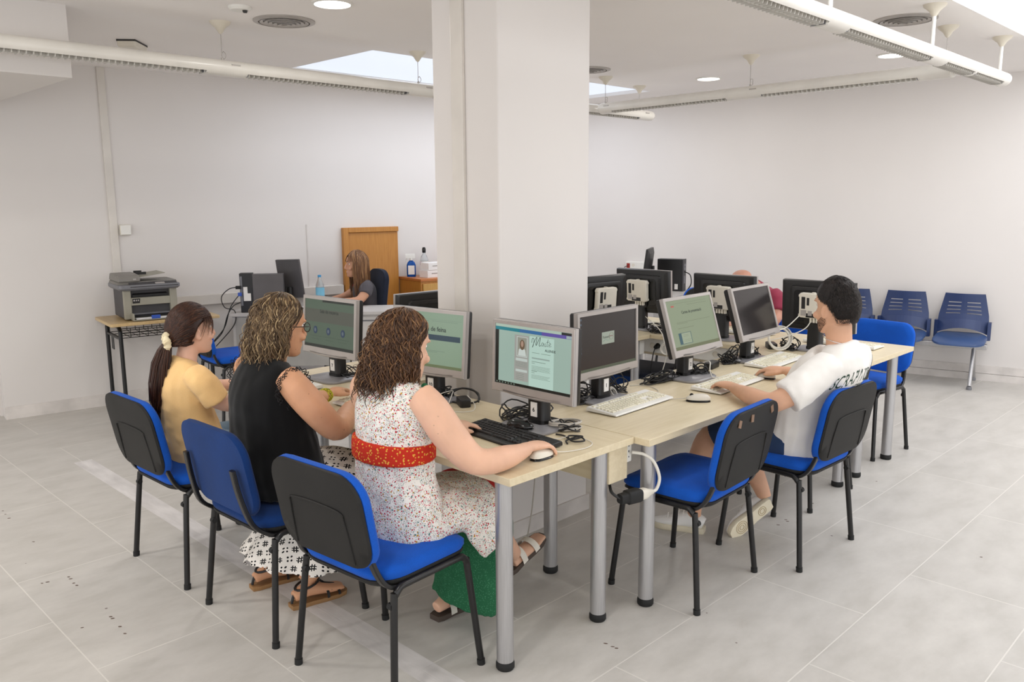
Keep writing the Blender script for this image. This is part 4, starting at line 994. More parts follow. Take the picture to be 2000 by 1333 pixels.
# ------------------------------------------------------------------ cables, plugs and small electrics on the tables
def cable(name, pts, r, m, lab=None, cat='cable', sub=6, grp=None):
    o = obj(name, M().tube([q[:3] for q in catmull(pts, sub)], r, 8), m, sharp=0)
    if lab: tag(o, lab, cat, grp)
    return o
def tangle(c, rx, ry, h, n, r, m, lab, seed, rz=0, z0=TT):
    """a heap of looping cable nobody could count"""
    rn_ = random.Random(seed); mb = M(); ca, sa = math.cos(R(rz)), math.sin(R(rz))
    for i in range(n):
        ox, oy = rn_.uniform(-.35, .35)*rx, rn_.uniform(-.35, .35)*ry; a, b_ = rx*rn_.uniform(.45, .9), ry*rn_.uniform(.45, .9); ph = rn_.uniform(0, 6.28); k0 = rn_.uniform(1.1, 2.4)
        hz = rn_.uniform(.15, 1)*h; pts = []
        for j in range(40):
            q = j/39*2*PI*k0+ph; w_ = 1+.18*math.sin(q*2.3+i)
            x = ox+a*w_*math.cos(q); y = oy+b_*w_*math.sin(q+.4*math.sin(q)); z = z0+r+.001+hz*(.5+.5*math.sin(q*1.35+i*1.7))*min(1, .25+j/20)
            pts.append((c[0]+x*ca-y*sa, c[1]+x*sa+y*ca, z))
        mb.tube(pts, r, 7)
    o = obj('cable_tangle', mb, m, sharp=0); tag(o, lab, 'cables', kind='stuff'); return o
def coil(c, rad, n, r, m, lab, nrm=(0, 0, 1), seed=1, name='cable_coil'):
    rn_ = random.Random(seed); N_ = V(*nrm).normalized(); u = N_.orthogonal().normalized(); w_ = N_.cross(u); pts = []
    for j in range(n*24+1):
        q = 2*PI*j/24; rr = rad*(1+.09*math.sin(q*.37+1)+.08*math.sin(q*.61)); pts.append(V(*c)+u*rr*math.cos(q)+w_*rr*math.sin(q)*.95+N_*(r*3.2*math.sin(q*.23)))
    o = obj(name, M().tube(pts, r, 7), m, sharp=0); tag(o, lab, 'cable'); return o
def brick(loc, rz, size, lab, m='black'):
    o = thing('power_adapter', lab, 'adapter', loc, R(rz))
    a, b_, h = size; obj('case', M().rings([[V(x*k, y*k, z) for x, y in rrect(a, b_, .012, 4)] for z, k in ((0, .95), (.004, 1), (h-.004, 1), (h, .94))]), X[m], o)
    obj('strain_relief', M().cyl((a/2-.001, 0, h*.5), (a/2+.022, 0, h*.5), .006, .004), X['rubber'], o); return o
# around monitor 6
tangle((.60, .49), .10, .12, .075, 7, .0032, X['cableB'], 'heap of black cables behind left side of monitor 6', 1)
tangle((.585, .25), .05, .07, .05, 4, .0030, X['cableB'], 'black cables behind right side of monitor 6', 2)
coil((.610, .285, TT+.012), .062, 6, .0042, X['cableG'], 'coil of pale grey cable lying right of monitor 6', (.05, .1, 1), 3)
mbk = dup(ms1, (.435, .375, TT+.0155), R(-70), 'black mouse resting on the foot of monitor 6')
for ch_ in mbk.children: ch_.data = ch_.data.copy(); ch_.data.materials.clear(); ch_.data.materials.append(X['blackg'])
cable('tied_cable', [(.50, .24, TT+.004), (.50, .20, TT+.006), (.47, .135, TT+.010), (.515, .115, TT+.016), (.49, .165, TT+.014), (.455, .115, TT+.010), (.485, .082, TT+.012), (.505, .125, TT+.016), (.455, .145, TT+.008), (.43, .12, TT+.005)], .0034, X['cableB'], 'black cable tied in a bow on table right of monitor 6')
cable('mouse_cable', [(.305, .078, TT+.010), (.36, .055, TT+.004), (.44, .035, TT+.004), (.50, .055, TT+.004), (.525, .11, TT+.004), (.50, .16, TT+.012), (.46, .185, TT+.006), (.43, .21, TT+.004)], .0018, X['cableW'], 'thin white cable curving from mouse under the woman in floral dress')
cable('hanging_cable', [(.62, .47, .70), (.66, .50, .55), (.70, .56, .30), (.71, .62, .06), (.74, .66, .012), (.775, .70, .005)], .003, X['cableG'], 'thin grey cable dropping to the floor at foot of the pillar')
# around monitor 10
cable('power_cable', [(.60, 1.02, TT+.03), (.66, .99, TT+.045), (.68, .92, TT+.045), (.645, .84, TT+.02), (.60, .86, TT+.006), (.57, .94, TT+.005), (.60, 1.0, TT+.02), (.655, .97, TT+.05), (.67, .88, TT+.04), (.63, .83, TT+.012)], .0045, X['cableB'], 'thick black cable looping right of the foot of monitor 10')
brick((.57, .865, TT), 62, (.095, .05, .036), 'black power adapter on table right of monitor 10')
cable('mouse_cable', [(.43, .97, TT+.006), (.50, .95, TT+.05), (.56, .93, TT+.06), (.53, .90, TT+.05), (.47, .86, TT+.004), (.46, .80, TT+.003), (.52, .755, TT+.003), (.58, .80, TT+.012), (.60, .87, TT+.04)], .0017, X['cableW'], 'thin white cable draped over the black power adapter')
tangle((.59, 1.06), .06, .09, .06, 5, .003, X['cableB'], 'black cables behind the stand of monitor 10', 4)
tangle((.57, 1.74), .06, .10, .06, 5, .003, X['cableB'], 'black cables behind the stand of monitor 7', 5)
# around monitors 1, 2 and 3
tangle((.97, .52), .10, .06, .10, 6, .0032, X['cableB'], 'black cables behind left side of monitor 1', 6)
tangle((1.24, .53), .10, .055, .09, 6, .0030, X['cableB'], 'black cables behind right side of monitor 1', 7)
coil((1.165, .475, TT+.020), .024, 4, .0028, X['cableG'], 'small grey cable coil beside foot of monitor 1', (.2, -1, .7), 8)
cable('mouse_cable', [(1.335, .185, TT+.012), (1.30, .25, TT+.003), (1.33, .33, TT+.003), (1.42, .40, TT+.003), (1.46, .50, TT+.003), (1.40, .55, TT+.003)], .0017, X['cableG'], 'thin grey cable of the mouse lying alone')
tangle((1.60, .52), .13, .07, .05, 8, .0032, X['cableB'], 'heap of black cables left of monitor 2', 9)
tangle((1.87, .45), .055, .06, .07, 6, .0036, X['cableB'], 'bundle of black cables right of monitor 2', 10)
cable('white_cable', [(1.865, .42, TT+.075), (1.845, .37, TT+.085), (1.815, .35, TT+.05), (1.81, .33, TT+.014), (1.83, .31, TT+.016)], .0028, X['cableW'], 'short white cable arching over right side of foot of monitor 2')
brick((2.08, .50, TT), 10, (.12, .05, .034), 'black power adapter on table between monitors 2 and 3')
tangle((2.26, .49), .08, .06, .10, 7, .0034, X['cableB'], 'tall heap of black cables left of monitor 3', 12)
tangle((2.52, .50), .06, .055, .06, 5, .0032, X['cableB'], 'black cables behind right side of monitor 3', 13)
co_ = coil((2.80, .470, TT+.080), .068, 9, .0026, X['cableW'], 'round coil of white network cable propped up beside monitor 3', (-.66, -.70, .25), 14)
brick((2.865, .555, TT), 40, (.11, .055, .034), 'black power adapter inside the white cable coil')
cable('network_cable', [(2.73, .49, TT+.12), (2.79, .43, TT+.15), (2.86, .40, TT+.20), (2.90, .385, TT+.235)], .0032, X['cableW'], 'white cable running up to the white box beside the man', grp=None)
cable('network_cable', [(2.76, .53, TT+.06), (2.82, .42, TT+.10), (2.875, .34, TT+.15), (2.905, .31, TT+.235)], .0032, X['cableW'], 'lower white cable running to plugs of the white box beside the man')
tangle((2.88, .45), .05, .06, .08, 5, .0034, X['cableB'], 'black cables by the foot of the monitor beside the man in white', 15)
tangle((2.93, 1.13), .04, .05, .14, 6, .004, X['cableB'], 'black cables standing by the monitor before the bald man', 16)
tangle((2.90, 1.42), .06, .09, .06, 6, .0032, X['cableB'], 'black cables on far table between monitors 1 and 2', 17)
# at the far table edge: white cable bundle and plugs
cable('white_cable', [(2.93, 1.56, TT+.10), (2.87, 1.42, TT+.05), (2.80, 1.32, TT+.010), (2.784, 1.29, TT-.05), (2.782, 1.27, TT-.12), (2.78, 1.30, .50), (2.77, 1.33, .40)], .0032, X['cableW'], 'white cable falling over edge of the far table behind monitor 1')
coil((2.782, 1.275, .655), .036, 5, .003, X['cableW'], 'small white cable coil hanging at the far table edge', (-1, -.15, 0), 18)
for k, (y, lb) in enumerate(((1.40, 'black plug in the white socket strip, left of the hanging coil'), (1.21, 'black plug in the white socket strip, right of the hanging coil'))):
    o = thing('power_plug', lb, 'plug', (2.868, y, .655), 0, None); obj('body', M().cyl((0, 0, 0), (-.035, 0, -.01), .020, .014, 12), X['rubber'], o)
    obj('cord', M().tube([q[:3] for q in catmull([(-.034, 0, -.01), (-.05, .004, -.05), (-.045, .02, -.12), (-.04, .03, -.2)], 4)], .004, 6), X['cableB'], o)
# end of the left table: adapter and white lead
o = thing('power_socket', 'black trailing socket under the table end with white plug in it', 'socket', (.655, -.03, .515), R(-14))
obj('block', M().rings([[V(x, y*k, z*k) for y, z in rrect(.052, .052, .014, 4)] for x, k in ((-.07, .7), (-.04, .8), (-.035, 1), (.02, 1), (.03, .9))]), X['rubber'], o)
obj('cord', M().tube([q[:3] for q in catmull([(-.065, 0, 0), (-.085, .03, .02), (-.06, .08, .038), (-.02, .16, .042), (-.01, .4, .042)], 4)], .006, 8), X['cableB'], o)
o = thing('power_lead', 'white plug and thick white lead looping from table socket strip', 'cable', (.690, -.039, .515), R(-14))
obj('plug', M().rings([[V(x, y*k, z*k) for y, z in rrect(.042, .042, .012, 4)] for x, k in ((-.012, 1), (.02, 1), (.045, .55), (.06, .4))]), X['offwhite'], o)
obj('lead', M().tube([q[:3] for q in catmull([(.055, 0, 0), (.080, .0, .006), (.098, .005, .05), (.085, .025, .11), (.055, .05, .140), (.012, .075, .150)], 6)], .0065, 10), X['cableW'], o)
# office desk computer leads
for k, (pts, lb) in enumerate((([(.0, -.02, .22), (-.08, -.03, .21), (-.15, -.02, .14), (-.13, -.01, .05), (-.05, -.02, .02), (-.06, -.04, -.1), (-.22, -.02, -.28)], 'black power lead looping from the office computer'), ([(.0, -.02, .16), (-.05, -.03, .10), (-.09, -.03, .03), (-.14, -.03, -.12), (-.25, -.02, -.25)], 'black video lead hanging from the office computer'), ([(.0, -.02, .09), (-.06, -.03, .06), (-.11, -.03, -.02), (-.16, -.03, -.16), (-.27, -.02, -.30), (-.30, .0, -.52)], 'longest black lead dropping from office computer to floor'))):
    ob = TW.location; ca, sa = math.cos(TW.rotation_euler.z), math.sin(TW.rotation_euler.z)
    cable('computer_lead', [(ob.x+x*ca-y*sa, ob.y+x*sa+y*ca, ob.z+z) for x, y, z in pts], .004, X['cableB'], lb, grp=None)
# ------------------------------------------------------------------ people
def skinmat(name, c, freck=0):
    k = NB(name); vec = k.coord(); n = k.noise(vec, 9, 4)
    col = k.ramp(n, [(.3, tuple(x*.95 for x in c)), (.7, tuple(min(255, x*1.03) for x in c))])
    if freck:
        vo = k.n('ShaderNodeTexVoronoi'); k.link(vec, vo.inputs[0]); vo.inputs['Scale'].default_value = 45
        m = k.math('MULTIPLY', k.math('LESS_THAN', vo.outputs['Distance'], .14), k.math('GREATER_THAN', k.noise(vec, 30, 2), .56))
        col = k.mix(k.math('MULTIPLY', m, freck), col, tuple(x*.62 for x in c))
    k.base(col); k.set(.5, spec=.35); k.b.inputs['Subsurface Weight'].default_value = .08; k.b.inputs['Subsurface Radius'].default_value = (.01, .004, .002)
    k.bump(k.noise(vec, 320, 2), .08, .001); return k.m
def hairmat(name, stops, rough=.42):
    k = NB(name); g = k.n('ShaderNodeNewGeometry'); vec = k.coord((40, 40, 6))
    f = k.math('ADD', k.math('MULTIPLY', g.outputs['Random Per Island'], .8), k.math('MULTIPLY', k.noise(vec, 3, 3), .2))
    k.base(k.ramp(f, stops)); k.set(rough, spec=.35); return k.m
def cloth(name, c, sc=500, var=.05, st=.2, fold=.7):
    k = NB(name); vec = k.coord(); n = k.noise(vec, sc, 2); n2 = k.noise(k.coord((1, 1.2, .4), .5), 6, 2, .45)
    k.base(k.ramp(k.math('ADD', k.math('MULTIPLY', n, .5), k.math('MULTIPLY', n2, .5)), [(.3, tuple(x*(1-var) for x in c)), (.7, tuple(min(255, x*(1+var)) for x in c))]))
    k.set(.88, spec=.2); k.b.inputs['Sheen Weight'].default_value = .15
    k.bump(k.math('ADD', k.math('MULTIPLY', n2, fold*4), k.math('MULTIPLY', n, .006)), st*.9, .030); return k.m
def floral():
    k = NB('floral cotton print'); vec = k.coord(); n2 = k.noise(k.coord((1, 1, .5)), 10, 3)
    col = k.ramp(k.noise(vec, 6, 3), [(.35, (226, 220, 212)), (.65, (240, 236, 228))])
    grey = k.n('ShaderNodeTexVoronoi'); k.link(vec, grey.inputs[0]); grey.inputs['Scale'].default_value = 300
    patch = k.math('GREATER_THAN', k.noise(vec, 22, 3), .44)
    col = k.mix(k.math('MULTIPLY', k.math('MULTIPLY', k.math('LESS_THAN', grey.outputs['Distance'], .40), patch), .8), col, (112, 136, 132))
    for sc, th, pal in ((105, .30, ((.0, (186, 48, 62)), (.36, (196, 74, 92)), (.62, (176, 132, 48)), (.85, (70, 120, 116)))), (150, .30, ((.0, (196, 58, 74)), (.4, (208, 150, 160)), (.7, (84, 112, 120)), (.9, (168, 138, 60)))), (48, .17, ((.0, (182, 140, 50)), (.5, (180, 50, 60)), (.75, (196, 150, 60)), (.9, (80, 118, 112))))):
        v_ = k.n('ShaderNodeTexVoronoi'); k.link(vec, v_.inputs[0]); v_.inputs['Scale'].default_value = sc
        s = k.n('ShaderNodeSeparateColor'); k.link(v_.outputs['Color'], s.inputs[0])
        m = k.math('MULTIPLY', k.math('LESS_THAN', v_.outputs['Distance'], th), k.math('GREATER_THAN', s.outputs[1], .35))
        rp_ = k.ramp(s.outputs[0], list(pal)); rp_.node.color_ramp.interpolation = 'CONSTANT'
        col = k.mix(m, col, rp_)
    k.base(col); k.set(.85, spec=.2); k.bump(n2, .5, .014); return k.m
def hashprint():
    k = NB('white cotton with black hash print'); c = k.n('ShaderNodeTexCoord'); sp = k.n('ShaderNodeSeparateXYZ'); k.link(c.outputs['Object'], sp.inputs[0])
    vec = k.coord(); w1 = k.math('MULTIPLY', k.math('SUBTRACT', k.noise(vec, 14, 2), .5), .5); w2 = k.math('MULTIPLY', k.math('SUBTRACT', k.noise(k.coord((1.3, 1, .7)), 17, 2), .5), .5)
    h = k.math('ADD', k.math('MULTIPLY', k.math('SUBTRACT', sp.outputs[0], sp.outputs[1]), 17), w1)
    z = k.math('ADD', k.math('MULTIPLY', k.math('ADD', sp.outputs[2], k.math('MULTIPLY', k.math('ADD', sp.outputs[0], sp.outputs[1]), .45)), 23), w2)
    row = k.math('FLOOR', z); h = k.math('ADD', h, k.math('MULTIPLY', k.math('FLOORED_MODULO', row, 2), .5)); cl = k.math('FLOOR', h)
    a = k.math('SUBTRACT', k.math('FRACT', h), .5); b = k.math('SUBTRACT', k.math('FRACT', z), .5)
    aa, ab = k.math('ABSOLUTE', a), k.math('ABSOLUTE', b)
    def bar(p, q): return k.math('MULTIPLY', k.math('LESS_THAN', k.math('ABSOLUTE', k.math('SUBTRACT', p, .12)), .055), k.math('LESS_THAN', q, .33))
    hs = k.math('MAXIMUM', bar(aa, ab), bar(ab, aa))
    d = k.math('SQRT', k.math('ADD', k.math('POWER', k.math('SUBTRACT', aa, .19), 2), k.math('POWER', k.math('SUBTRACT', ab, .19), 2)))
    dots = k.math('LESS_THAN', d, .105)
    par = k.math('FLOORED_MODULO', k.math('ADD', cl, row), 2)
    m = k.math('ADD', k.math('MULTIPLY', par, hs), k.math('MULTIPLY', k.math('SUBTRACT', 1, par), dots))
    k.base(k.mix(m, (234, 228, 220), (26, 24, 26))); k.set(.85, spec=.2); k.bump(k.noise(k.coord((1, 1, .35)), 11, 3), .5, .014); return k.m
def dotted(name, c, d, sc, th=.22):
    k = NB(name); vec = k.coord(); v_ = k.n('ShaderNodeTexVoronoi'); k.link(vec, v_.inputs[0]); v_.inputs['Scale'].default_value = sc
    k.base(k.mix(k.math('LESS_THAN', v_.outputs['Distance'], th), c, d)); k.set(.85, spec=.2); k.bump(k.noise(k.coord((1, 1, .4)), 12, 3), .4, .010); return k.m

def head(mb, c, s=1., yaw=0, pitch=0, roll=0):
    """skull, jaw, nose, lips, brow and ears around the centre c, looking along +x"""
    h = M()
    prof = [(-.117, .070, .035, .016), (-.112, .080, .012, .034), (-.098, .088, -.012, .046), (-.078, .089, -.035, .055), (-.055, .090, -.060, .062), (-.028, .089, -.080, .069),
            (0, .084, -.092, .073), (.018, .084, -.097, .075), (.034, .090, -.100, .077), (.055, .091, -.101, .077), (.078, .082, -.094, .072), (.098, .058, -.074, .056), (.111, .026, -.045, .034), (.117, -.002, -.022, .012)]
    rs = []
    for z, xf, xb, w in prof:
        cx, hx = (xf+xb)/2, (xf-xb)/2
        rs.append([V(cx+hx*math.copysign(abs(math.cos(q))**.9, math.cos(q)), w*math.copysign(abs(math.sin(q))**.9, math.sin(q))*(1-.10*max(0, math.cos(q))), z) for q in [2*PI*j/28 for j in range(28)]])
    h.rings(rs)
    h.loft([(.080, 0, .030, .006, .006), (.092, 0, .010, .008, .008), (.104, 0, -.012, .010, .009), (.108, 0, -.026, .014, .010), (.094, 0, -.036, .013, .007)], n=12)
    h.ell((.089, 0, -.059), (.010, .022, .0055), 12); h.ell((.088, 0, -.070), (.010, .020, .006), 12); h.ell((.080, 0, -.098), (.014, .02, .014), 12)
    for sy in (-1, 1):
        h.ell((.080, sy*.032, .036), (.012, .022, .006), 12); h.ell((.070, sy*.044, -.030), (.018, .02, .018), 12)
        m = Matrix.Rotation(R(-14), 3, 'Y') @ Matrix.Rotation(R(sy*20), 3, 'Z')
        o = V(-.008, sy*.078, -.012)
        h.tube([o+m @ V(.014*math.cos(q)*1.0, sy*.004*math.sin(q), .028*math.sin(q)) for q in [2*PI*k/14 for k in range(14)]], .0055, 8, closed=True)
        h.ell(o+V(0, -sy*.003, -.002), (.013, .006, .026), 12)
    m = Matrix.Translation(V(*c)) @ Matrix.Rotation(R(yaw), 4, 'Z') @ Matrix.Rotation(R(pitch), 4, 'Y') @ Matrix.Rotation(R(roll), 4, 'X') @ Matrix.Scale(s, 4)
    h.xf(m); mb.add(h.v, h.f); return m
def hand(mb, w, f, n, side, curl=(25, 30, 20), spread=6, s=1., thumb_in=0):
    """palm and five fingers from wrist w; f forward, n back-of-hand normal, side +1 left hand, -1 right"""
    f = V(*f).normalized(); n = V(*n); n = (n-f*n.dot(f)).normalized(); t = n.cross(f)*(-side)      # t points to the thumb side
    W = V(*w)
    P = lambda a, b, c: W+f*(a*s)+t*(b*s)+n*(c*s)
    st = [(*P(-.02, 0, 0), .026*s, .020*s), (*P(.012, .001, .001), .029*s, .018*s), (*P(.045, .002, .003), .039*s, .016*s), (*P(.078, .000, .003), .041*s, .013*s), (*P(.092, 0, .001), .038*s, .010*s)]
    mb.loft(st, side=tuple(t), n=18)
    for k, (b, a0, L, r, sp) in enumerate(((.029, .086, .070, .0088, 5), (.010, .092, .078, .0090, 1), (-.010, .090, .072, .0086, -3), (-.029, .082, .057, .0078, -8))):
        pts = [P(a0-.022, b*.9, .001), P(a0, b, .002)]; ang = 0; d = R(sp*spread/6)
        q = pts[-1]
        for j, fr in enumerate((.45, .31, .24)):
            ang += R(curl[j]*(1+.08*(k-1)))
            dr = (f*math.cos(d)+t*math.sin(d))*math.cos(ang)-n*math.sin(ang)
            for h_ in (1, 2): pts.append(q+dr*(L*fr*s*h_/2))
            q = pts[-1]
        rr = [r*s*1.05, r*s*1.02, r*s*.95, r*s, r*s*.90, r*s*.93, r*s*.84, r*s*.55]
        mb.tube(pts, rr, 10)
    pts = [P(.012, .018, -.004), P(.032, .038, -.009), P(.055, .050-thumb_in, -.014), P(.076, .052-thumb_in*1.4, -.018), P(.093, .050-thumb_in*1.8, -.021)]
    mb.tube(pts, [.014*s, .0125*s, .0105*s, .0098*s, .006*s], 10)
def shoe(mb, so, heel, toe, up=(0, 0, 1), s=1.):
    """sneaker: upper in mb, sole in so; heel and toe are the ground line ends"""
    H, T = V(*heel), V(*toe); f = (T-H).normalized(); n = V(*up); n = (n-f*n.dot(f)).normalized(); sd = n.cross(f); L = (T-H).length
    out = [(-.0, .028), (.05, .036), (.2, .038), (.4, .036), (.6, .044), (.78, .047), (.92, .038), (1., .016)]
    def ring(hh, k): return [H+f*(L*a)+sd*(w*k)+n*hh for a, w in out]+[H+f*(L*a)-sd*(w*k)+n*hh for a, w in reversed(out)]
    so.rings([ring(0, .92), ring(.005, .99), ring(.020, 1.0), ring(.026, .97), ring(.028, .90)])
    st = []
    for a, w, h in ((.02, .030, .07), (.10, .036, .085), (.28, .036, .098), (.42, .037, .085), (.58, .042, .066), (.75, .043, .055), (.90, .034, .045), (.985, .014, .038)):
        p = H+f*(L*a)+n*(.022+(h-.022)/2); st.append((*p, w, (h-.018)/2))
    mb.loft(st, side=tuple(sd), n=18, exp=2.6)
def cap(mb, m, e=(.108, .090, .124), lim=lambda a: 100, off=(-.012, 0, .012), n=36, k=14):
    """hair shell over the skull; lim(azimuth) = how far down from the crown (degrees)"""
    rs = []
    for i in range(k+1):
        ring = []
        for j in range(n):
            az = 360*j/n; az = az-360 if az > 180 else az; th = R(lim(az)*(i/k if i else .01)); a = R(az)
            ring.append(m @ V(off[0]+e[0]*math.sin(th)*math.cos(a), off[1]+e[1]*math.sin(th)*math.sin(a), off[2]+e[2]*math.cos(th)))
        rs.append(ring)
    inner = [[m @ ((m.inverted() @ p)*.93) for p in r] for r in reversed(rs)]
    mb.rings(rs+inner)
def locks(mb, m, N, L, e=(.112, .094, .128), off=(-.012, 0, .012), az=(55, 180), th0=(2, 70), thmax=96, wave=.008, freq=2.2, flare=.25, r=.0035, seg=14, fringe=0, lift=.0, jit=.25, rnd=None, down=1.0, thmin=None):
    rnd = rnd or random.Random(3)
    for i in range(N):
        s = rnd.choice((-1, 1)); a = rnd.uniform(*az)*s; a0 = a
        t0 = rnd.uniform(*th0); tm = thmax+rnd.uniform(-14, 6); ln = L*rnd.uniform(1-jit, 1+jit*.5); ph = R(a)*7+rnd.uniform(-.9, .9)+math.floor(a/14)*1.3; ph2 = ph+1.2+rnd.uniform(-.9, .9); rr = r*rnd.uniform(.6, 1.25)
        ee = 1+rnd.uniform(-.03, .075)+lift; pts = []; rad = []; P_ = None; fq = freq*rnd.uniform(.8, 1.25); out = rnd.uniform(.4, 1.2)*flare; wv = wave*rnd.uniform(.5, 1.3)
        if fringe == 2: tgt = s*rnd.uniform(92, 125)
        elif fringe and abs(a0) < 60: tgt = s*rnd.uniform(66, 88)
        else: tgt = a+rnd.uniform(-8, 8)
        head_arc = .12*R(tm-t0) if tm > t0 else .01
        for k in range(seg+1):
            q = k/seg; d = ln*q
            if d < head_arc:
                fr = d/head_arc; th = R(t0+(tm-t0)*fr); aa = R(a0+(tgt-a0)*fr)
                p = V(off[0]+e[0]*ee*math.sin(th)*math.cos(aa), off[1]+e[1]*ee*math.sin(th)*math.sin(aa), off[2]+e[2]*ee*math.cos(th)); last = (p, aa)
            else:
                p0, aa = last; dd = d-head_arc
                p = p0+V(math.cos(aa), math.sin(aa), 0)*(out*dd*(1-dd*1.3))+V(0, 0, -dd*down)
            amp = wv*min(1, q*1.6); tang = V(-math.sin(aa), math.cos(aa), 0); rad_ = V(math.cos(aa), math.sin(aa), .2)
            p = p+tang*(amp*math.sin(2*PI*fq*q*ln/.25+ph))+rad_*(amp*.8*math.cos(2*PI*fq*q*ln/.25+ph2))
            pts.append(m @ p); rad.append(rr*(1-.75*q**2.2)+.0003)
        mb.tube(pts, rad, 5)
def face_bits(root, m, iris=(70, 50, 36), brow=(70, 48, 32)):
    mb = M()
    for sy in (-1, 1): mb.ell((.0700, sy*.030, .016), (.0110, .0118, .0080), 12)
    e = obj('eyes', mb.xf(m), X['label'], root); mb = M()
    for sy in (-1, 1): mb.ell((.0792, sy*.0305, .0155), (.0026, .006, .006), 10)
    obj('iris', mb.xf(m), mat('iris', iris, .2), e); mb = M()
    for sy in (-1, 1): mb.tube([V(.092, sy*.014, .036), V(.091, sy*.030, .042), V(.078, sy*.050, .036)], [.0025, .003, .0012], 6)
    obj('eyebrows', mb.xf(m), mat('eyebrow hair', brow, .6), root)
def person(mb, skin, lab, loc, rz, vox=.0052):
    o = obj('person', mb, skin, None, loc=loc, rz=R(rz), remesh=vox, smooth=3); tag(o, lab, 'person'); return o
def mirror_y(st): return [(a[0], -a[1])+tuple(a[2:]) for a in st]

# ---- woman in the floral dress (nearest)
b = M()
b.loft([(-.13, 0, .50, .15, .11), (-.15, 0, .60, .145, .10), (-.16, 0, .78, .125, .085), (-.155, 0, .90, .14, .09), (-.15, 0, .98, .165, .08), (-.145, 0, 1.03, .12, .055), (-.135, 0, 1.05, .058, .055), (-.110, .01, 1.10, .052, .055)])
hm3 = head(b, (-.088, .022, 1.142), .98, 1, 10)
b.loft([(-.155, -.150, 1.005, .060, .052), (-.145, -.200, .965, .062, .058), (-.115, -.245, .885, .058, .060), (-.070, -.300, .805, .050, .052), (-.025, -.335, .788, .045, .045), (.05, -.345, .788, .044, .042), (.12, -.338, .786, .034, .032), (.175, -.328, .786, .027, .023)], side=(0, 1, .2))
hand(b, (.185, -.327, .790), (1, -.03, -.10), (0, 0, 1), -1, (22, 28, 18), 7, .98, .006)
b.loft([(-.155, .150, 1.005, .060, .052), (-.135, .200, .965, .058, .056), (-.085, .225, .885, .052, .054), (-.02, .225, .815, .046, .046), (.05, .195, .795, .042, .042), (.13, .150, .785, .032, .030), (.185, .122, .783, .026, .022)], side=(0, 1, 0))
hand(b, (.195, .115, .786), (.95, -.22, -.10), (0, 0, 1), 1, (16, 22, 18), 8, .96)
b.loft([(.20, .10, .50, .058, .055), (.21, .105, .38, .055, .06), (.20, .11, .20, .04, .042), (.185, .11, .10, .034, .036)], side=(0, 1, 0)); b.loft([(.10, .105, .050, .026, .022), (.17, .105, .062, .033, .03), (.24, .11, .040, .040, .018), (.30, .115, .032, .036, .012)], side=(0, 1, 0))
b.loft([(.20, -.08, .50, .058, .055), (.27, -.05, .38, .055, .06), (.39, .0, .27, .04, .042), (.470, .03, .185, .033, .034)], side=(0, 1, 0)); b.loft([(.455, .03, .145, .026, .026), (.525, .035, .172, .034, .028), (.60, .045, .186, .040, .018), (.66, .055, .203, .034, .012)], side=(0, 1, 0))
skin3 = skinmat('fair freckled skin', (226, 180, 152), .35)
W3 = person(b, skin3, 'woman with curly brown hair in white floral dress, hand on mouse', (0, .42, 0), 0)
face_bits(W3, hm3)
d = M()
d.loft([(-.125, 0, .485, .205, .145), (-.14, 0, .56, .200, .140), (-.155, 0, .66, .178, .130), (-.16, 0, .79, .160, .122), (-.155, 0, .90, .170, .122), (-.15, 0, .975, .176, .105), (-.147, 0, 1.022, .150, .075), (-.140, 0, 1.052, .085, .062)])
d.loft([(-.16, 0, .53, .195, .10), (.0, 0, .535, .205, .095), (.13, 0, .535, .20, .085), (.205, 0, .53, .198, .085)], side=(0, 1, 0))
d.loft([(.10, -.17, .52, .10, .035), (.12, -.195, .46, .10, .025), (.15, -.205, .40, .085, .018)], side=(1, 0, 0))
dress = obj('dress', d, floral(), W3, remesh=.009, smooth=4, disp=(.07, .012))
gl = M(); gl.loft([(-.118, -.125, 1.035, .016, .010), (-.075, -.128, 1.000, .018, .010), (-.045, -.122, .94, .018, .010)], side=(0, 1, 0)); obj('green_facing', gl, X['bluep'] if 0 else dotted('green cotton facing', (40, 98, 66), (90, 150, 116), 200, .28), dress)
bl = M(); bl.loft([(-.162, 0, .772, .171, .134), (-.162, 0, .79, .172, .135), (-.161, 0, .82, .172, .135), (-.160, 0, .838, .171, .134)])
obj('belt', bl, dotted('red belt with gold dots', (190, 48, 32), (222, 168, 70), 95, .30), W3, remesh=.006, smooth=2)
hb = M(); hb.rings([[V(.203+dx, 1.03*.198*math.cos(q)*k, .53+.088*math.sin(q)*k) for q in [2*PI*j/30 for j in range(30)]] for dx, k in ((0, 1.0), (.004, 1.03), (.010, 1.03), (.012, 1.0))])
obj('hem_trim', hb, mat('red piping', (184, 40, 38), .7), dress)
g = M(); g.loft([(.05, 0, .515, .19, .07), (.16, 0, .515, .185, .07), (.235, 0, .48, .175, .07), (.25, .0, .38, .175, .075), (.21, .0, .24, .175, .095), (.165, .01, .09, .165, .10)], side=(0, 1, 0))
obj('skirt', g, dotted('green cotton with tiny dots', (40, 98, 66), (70, 130, 96), 160, .28), W3, remesh=.009, smooth=4, disp=(.08, .016))
